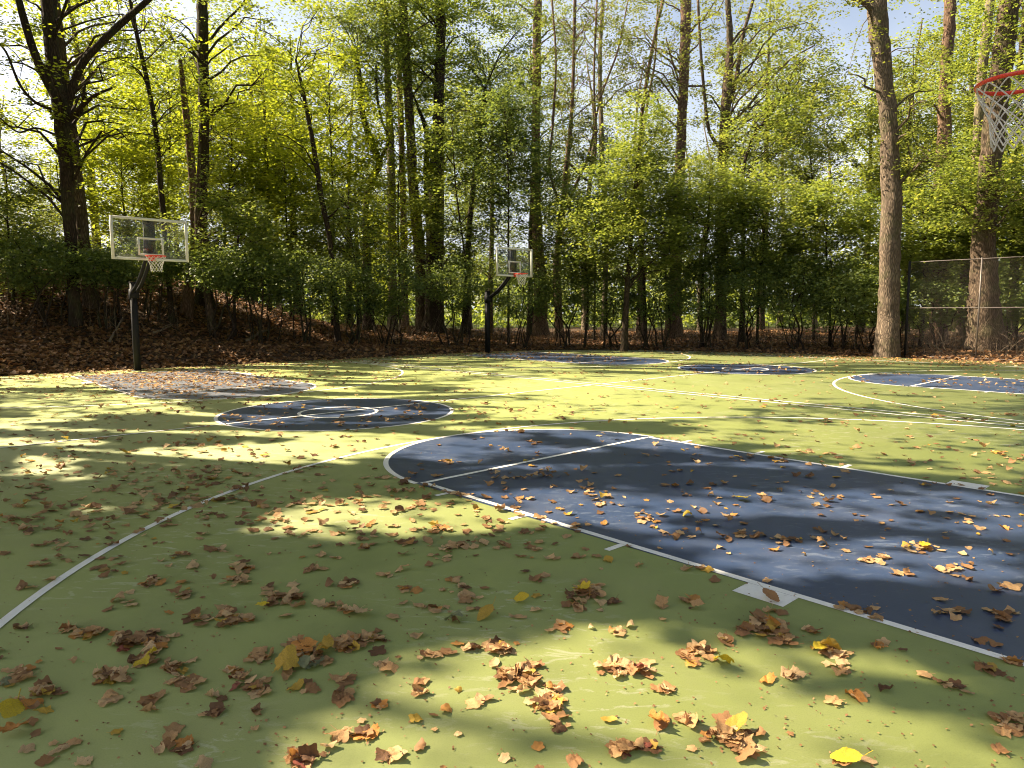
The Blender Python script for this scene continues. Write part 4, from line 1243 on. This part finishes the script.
CL = [  # cluster centre, spread (all in picture px), number
    (37, 565, 6, 3, 2), (60, 560, 12, 4, 4), (22, 588, 9, 4, 3), (55, 547, 14, 3, 3), (120, 572, 14, 4, 4), (100, 545, 14, 3, 4), (125, 604, 9, 2, 3), (150, 581, 12, 5, 5),
    (180, 556, 10, 4, 4), (190, 570, 12, 4, 3), (185, 596, 14, 4, 6), (217, 552, 8, 3, 3), (240, 568, 11, 5, 7), (235, 584, 11, 5, 8), (270, 590, 8, 3, 4), (290, 600, 17, 5, 10),
    (200, 620, 9, 4, 5), (232, 620, 13, 7, 14), (150, 637, 14, 4, 3), (95, 635, 13, 4, 8), (70, 632, 8, 3, 3), (20, 628, 10, 3, 3), (128, 642, 11, 7, 16), (150, 646, 9, 6, 8),
    (147, 662, 8, 5, 6), (115, 680, 12, 6, 10), (100, 676, 8, 4, 4), (172, 668, 9, 5, 6), (185, 684, 14, 4, 6), (20, 674, 12, 4, 5), (8, 686, 8, 4, 3), (45, 694, 11, 5, 7), (25, 706, 12, 4, 4),
    (110, 705, 8, 5, 4), (155, 700, 6, 3, 2), (240, 680, 12, 8, 7), (257, 690, 10, 6, 5), (258, 660, 8, 5, 5), (303, 650, 12, 9, 14), (318, 660, 10, 6, 7), (292, 668, 7, 4, 4), (340, 650, 9, 6, 4),
    (352, 645, 22, 6, 12), (375, 640, 10, 5, 5), (345, 680, 9, 5, 4), (340, 698, 10, 3, 4), (383, 668, 7, 2, 2), (378, 706, 7, 3, 3), (366, 735, 5, 4, 2), (342, 738, 5, 4, 2), (303, 760, 13, 6, 8),
    (395, 757, 7, 4, 2), (215, 716, 5, 7, 3), (170, 738, 3, 2, 1), (186, 750, 4, 3, 2), (77, 745, 4, 2, 1), (45, 764, 5, 3, 1), (15, 752, 6, 3, 1), (420, 695, 8, 4, 3), (480, 703, 5, 4, 2), (450, 713, 4, 3, 1),
    (430, 656, 13, 3, 6), (465, 650, 10, 3, 4), (500, 650, 11, 5, 12), (512, 676, 17, 5, 16), (530, 668, 12, 4, 6), (550, 692, 9, 6, 6), (560, 722, 8, 5, 3), (405, 590, 10, 3, 4), (345, 585, 10, 4, 5), (390, 575, 12, 3, 4),
    (450, 583, 10, 4, 4), (437, 558, 8, 4, 4), (340, 608, 14, 5, 7), (430, 612, 14, 4, 4), (455, 590, 12, 3, 4), (470, 600, 10, 3, 4), (310, 568, 14, 4, 4), (335, 555, 10, 4, 3), (365, 549, 12, 3, 4), (410, 545, 14, 4, 5),
    (435, 530, 10, 4, 7), (455, 548, 12, 3, 5), (505, 548, 12, 3, 4), (530, 545, 8, 3, 3), (545, 560, 12, 3, 3), (537, 580, 6, 4, 4), (585, 594, 13, 7, 16), (577, 606, 9, 5, 6), (610, 602, 8, 3, 3),
    (640, 568, 5, 3, 1), (662, 608, 4, 3, 1), (690, 602, 10, 3, 5), (560, 632, 9, 4, 4), (620, 632, 9, 3, 4), (625, 670, 17, 5, 14), (606, 667, 8, 4, 4), (548, 706, 10, 6, 8), (527, 685, 8, 6, 6),
    (700, 655, 10, 5, 7), (690, 664, 6, 3, 2), (725, 640, 7, 4, 3), (765, 628, 15, 8, 16), (780, 640, 14, 6, 9), (745, 633, 9, 6, 6), (790, 678, 7, 3, 3), (668, 688, 5, 3, 2), (655, 690, 3, 3, 1), (663, 724, 4, 3, 1),
    (688, 725, 6, 4, 2), (608, 722, 3, 1, 1), (622, 751, 14, 5, 8), (650, 750, 6, 3, 2), (730, 738, 18, 8, 16), (740, 752, 10, 6, 5), (830, 652, 9, 5, 5), (842, 658, 7, 4, 3), (812, 632, 4, 4, 2), (872, 648, 8, 3, 3),
    (843, 673, 6, 2, 2), (885, 690, 4, 3, 1), (858, 698, 7, 2, 3), (935, 685, 5, 3, 1), (835, 702, 3, 3, 1), (985, 670, 9, 5, 3), (1012, 664, 7, 3, 3), (1012, 722, 10, 6, 8), (998, 731, 7, 2, 1), (845, 764, 5, 3, 1),
    (1003, 752, 5, 4, 1), (870, 616, 14, 5, 4), (845, 610, 8, 3, 3), (900, 575, 14, 4, 4), (955, 612, 14, 4, 4), (1000, 620, 12, 6, 6), (925, 548, 16, 4, 8), (870, 560, 16, 4, 6), (745, 535, 20, 4, 5),
    (790, 540, 14, 4, 5), (640, 520, 14, 4, 6), (600, 505, 14, 4, 5), (575, 525, 16, 4, 4), (520, 500, 12, 3, 3), (665, 535, 14, 4, 4), (480, 545, 12, 3, 4), (960, 570, 16, 4, 5), (1005, 590, 14, 4, 4), (700, 570, 14, 4, 3)]
g = np.random.default_rng(2024)
recs = []     # x, y, z, size, colour name, form index
for (u, v, su, sv, nn) in CL:
    base_mix = MIXP * g.uniform(.5, 1.6, len(MIXP)); base_mix /= base_mix.sum()
    for i in range(int(round(nn * (1.9 if nn > 4 else 1.3)))):
        q_ = g.normal(size=2) * .62
        uu, vv = u + q_[0] * su, v + q_[1] * sv
        w = ground(uu, vv)
        size = g.uniform(.035, .115) if nn > 2 else g.uniform(.07, .115)
        lift = 0.0035 + (max(0, 1.6 - np.hypot(*q_)) * .008 * min(nn, 12) / 6 * g.random())
        recs.append([w[0], w[1], lift, size, MIX[g.choice(len(MIX), p=base_mix)], int(g.integers(0, 18)), None])
SPECIAL = [(12, 716, .17, "bright yellow", 1, "large bright yellow leaf at the left end of the foreground"),
           (15, 735, .13, "rust-orange", 2, "orange-brown leaf just below the large yellow one"),
           (722, 667, .13, "bright yellow", 3, "yellow leaf standing on edge on the sunlit green paint"),
           (743, 501, .16, "bright yellow", 0, "bright yellow leaf in the middle of the blue key"),
           (521, 603, .12, "bright yellow", 1, "flat yellow leaf alone left of the block mark"),
           (486, 618, .14, "golden", 1, "large golden leaf lying alone in the shade above the sunlit patch"),
           (457, 622, .14, "grey-green", 3, "grey-green curled leaf beside the large golden one"),
           (305, 668, .11, "grey-green", 1, "small flat green leaf below the colourful heap"),
           (585, 592, .14, "bright yellow", 2, "yellow leaf on top of the heap in the middle"),
           (150, 664, .15, "bright yellow", 3, "yellow pointed leaf in the left-hand heap"),
           (325, 654, .15, "golden", 8, "golden leaf glowing on the heap with orange leaves"),
           (308, 652, .14, "rust-orange", 7, "bright orange leaf in the colourful heap"),
           (286, 671, .16, "golden", 9, "folded golden-brown leaf at the left of the colourful heap"),
           (262, 609, .09, "bright yellow", 0, "small yellow leaf above the brown heap"),
           (360, 616, .15, "pale tan", 2, "wide pale yellowish leaf alone on shaded green paint"),
           (735, 733, .13, "golden", 1, "golden leaf on the heap at the bottom of the picture"),
           (828, 651, .14, "golden", 10, "upright golden leaf right of the big brown heap"),
           (820, 653, .12, "bright yellow", 1, "yellow leaf under the upright golden one"),
           (662, 608, .11, "tan", 2, "tan leaf alone beside the leaves left of the block mark"),
           (847, 765, .13, "bright yellow", 1, "yellow leaf cut by the picture's bottom edge"),
           (925, 549, .13, "bright yellow", 1, "bright yellow leaf in the scatter on the blue key"),
           (770, 600, .13, "brown", 1, "brown leaf lying on the white block mark"),
           (405, 331 + 240, .1, "tan", 1, "tan leaf alone above the long row of leaves"),
           (660, 727, .12, "rust-orange", 2, "rust-orange leaf right of the bottom heap"),
           (697, 610, .10, "tan", 2, "tan leaf touching the small group left of the block mark")]
for (u, v, s, c, f, lab) in SPECIAL:
    w = ground(u, v); recs.append([w[0], w[1], .03, s, c, f, lab])
# loose singles over the near ground
for i in range(420):
    uu, vv = g.uniform(-20, 1044), 470 + 300 * g.random() ** 1.1
    w = ground(uu, vv)
    dens = .75 if uu < 560 else .35
    if g.random() > dens: continue
    recs.append([w[0], w[1], .0035, g.uniform(.035, .10), MIX[g.choice(len(MIX), p=MIXP)], int(g.integers(0, 18)), None])
def seen(r):
    if r[6]: return 1e9
    u, v = project(np.array([r[0], r[1], 0]))
    if u < -10 or u > 1034 or v > 775: return 0
    return r[3] / r[1]
recs.sort(key=seen, reverse=True)
ind, rest = recs[:300], recs[300:]
def where_is(x, y):
    X, Y = tocourt(x, y)
    u, v = project(np.array([x, y, 0])); u, v = float(u), float(v)
    if X > 0 and abs(Y) < LW: return "on the blue key"
    if np.hypot(X - 3.5, Y + 1.95) < .45: return "in the heap beside the white block mark"
    if np.hypot(X - 4.19, Y) > 6.02: return "on green paint left of the curved white line"
    if v > 640 and u > 420:
        return "on sunlit green paint at the bottom right" if u > 640 else "on sunlit green paint at the bottom middle"
    if v > 690: return "on green paint at the bottom left"
    if v > 600: return "on shaded green paint in the left foreground" if u < 260 else "on shaded green paint in the middle foreground"
    return "on green paint between the curved line and blue key"
for r in ind:
    form, me = FORMS[r[5]]
    o = bpy.data.objects.new("fallen_leaf", me); COL.objects.link(o)
    o.location = (r[0], r[1], r[2] + .002)
    t_ = .08 if r[2] < .006 else .24
    o.rotation_euler = (g.normal(0, t_), g.normal(0, t_), g.uniform(0, 6.28))
    s = r[3]; o.scale = (s, s * g.uniform(.8, 1.1), s * g.uniform(.45, .8))
    c = np.array(COLS[r[4]][0]) * g.uniform(.8, 1.2)
    o.color = (*np.clip(c, 0, 1), 1)
    if r[6]: o["label"] = r[6]
    else:
        o["label"] = "%s %s leaf %s" % (form, r[4], where_is(r[0], r[1]))
        o["group"] = "%s %s leaves %s" % (form, r[4], where_is(r[0], r[1]))
    o["category"] = "leaf"
# the rest of the fallen leaves, thousands of small ones towards the far edge
def litter_mesh(L, name):
    Vs, fs, lps, tn, c = [], [], [], [], 0
    for (x, y, z, s, t) in L:
        V, f = LO[g.integers(0, len(LO))]
        a = g.uniform(0, 6.28); ca, sa = math.cos(a), math.sin(a)
        tx, ty = g.normal(0, .12, 2)
        W = V * s
        z2 = W[:, 2] + W[:, 0] * tx + W[:, 1] * ty; z2 -= z2.min() if z < .006 else 0
        Vs.append(np.column_stack([W[:, 0] * ca - W[:, 1] * sa + x, W[:, 0] * sa + W[:, 1] * ca + y, z2 + z]))
        for q_ in f: fs.append(len(q_)); lps.extend([k + c for k in q_])
        tn.extend([t] * len(V)); c += len(V)
    return mesh_np(name, np.concatenate(Vs), fs, lps, M['litter'], {"tint": tn})
LL = [(r[0], r[1], r[2] + .003, r[3], COLS[r[4]][1]) for r in rest]
def addl(x, y, s=(.06, .13), z=None):
    X, Y = tocourt(x, y)
    if pave_dist(np.array(X), np.array(Y)) > 0: return
    LL.append((x, y, g.uniform(.005, .007) if z is None else z, g.uniform(*s), float(tintpick(g, 1)[0])))
for i in range(760):        # scattered small heaps
    u, v = g.uniform(-20, 1044), 362 + 175 * g.random() ** 1.5
    w = ground(u, v)
    dn = 1.0
    if u > 450 and 376 < v < 402: dn = .3
    if v > 400 and u > 560: dn = .45
    X_, Y_ = tocourt(w[0], w[1])
    if X_ > -1.8 and abs(Y_) < 1.9: dn *= .4
    if g.random() > dn: continue
    sp_ = g.uniform(.06, .35)
    for j in range(1 + g.poisson(g.choice([1, 2.5, 7], p=[.5, .35, .15]))):
        addl(w[0] + g.normal(0, sp_) * 1.3, w[1] + g.normal(0, sp_))
for i in range(1500):       # singles
    w = ground(g.uniform(-20, 1044), 358 + 200 * g.random() ** 1.7)
    X_, Y_ = tocourt(w[0], w[1])
    if X_ > -1.8 and abs(Y_) < 1.9 and g.random() < .5: continue
    addl(w[0], w[1], (.04, .10))
def inkey(n, Xc, Yc, rx, ry):
    for i in range(n):
        p = cw(Xc + g.normal(0, rx), Yc + g.normal(0, ry)); addl(p[0], p[1])
inkey(1100, -2 * L_ - 2.8, 0, 2.0, 1.3); inkey(500, -2 * L_ - 2.6, 0.5, 2.8, 2.4); inkey(500, -2 * L_ - 3, S_, 2.4, 1.6)
inkey(160, -L_, S_, 1.5, 1.2); inkey(160, 2.5, S_, 1.8, 1.0)
for i in range(4200):       # the drifts along the pavement's edge
    t = g.random()
    if t < .45: p = cw(-16.8 + abs(g.normal(0, 1.1)), g.uniform(-9, 16))
    else: p = cw(g.uniform(-15, 8), 20.9 - abs(g.normal(0, 1.6)))
    addl(p[0], p[1])
tag(link(bpy.data.objects.new("fallen_leaves", litter_mesh(LL, "fallen_leaves"))), "dry leaves strewn thickly over the far parts of both courts", "fallen leaves", kind='stuff')
# crumbs of leaf and twig
n = 2000
vv = 365 + 405 * g.random(n) ** 1.2; uu = g.uniform(-20, 1044, n)
pts = np.array([ground(a, b2) for a, b2 in zip(uu, vv)]); pts[:, 2] = .0045 + g.random(n) * .002
cm = leaves_mesh("leaf_crumbs", pts, .014, g, g.uniform(0, .5, n), flat=.3, hang=0, mat=M['litter'])
tag(link(bpy.data.objects.new("leaf_crumbs", cm)), "tiny crumbs of dry leaf scattered over the paint", "leaf crumbs", kind='stuff')
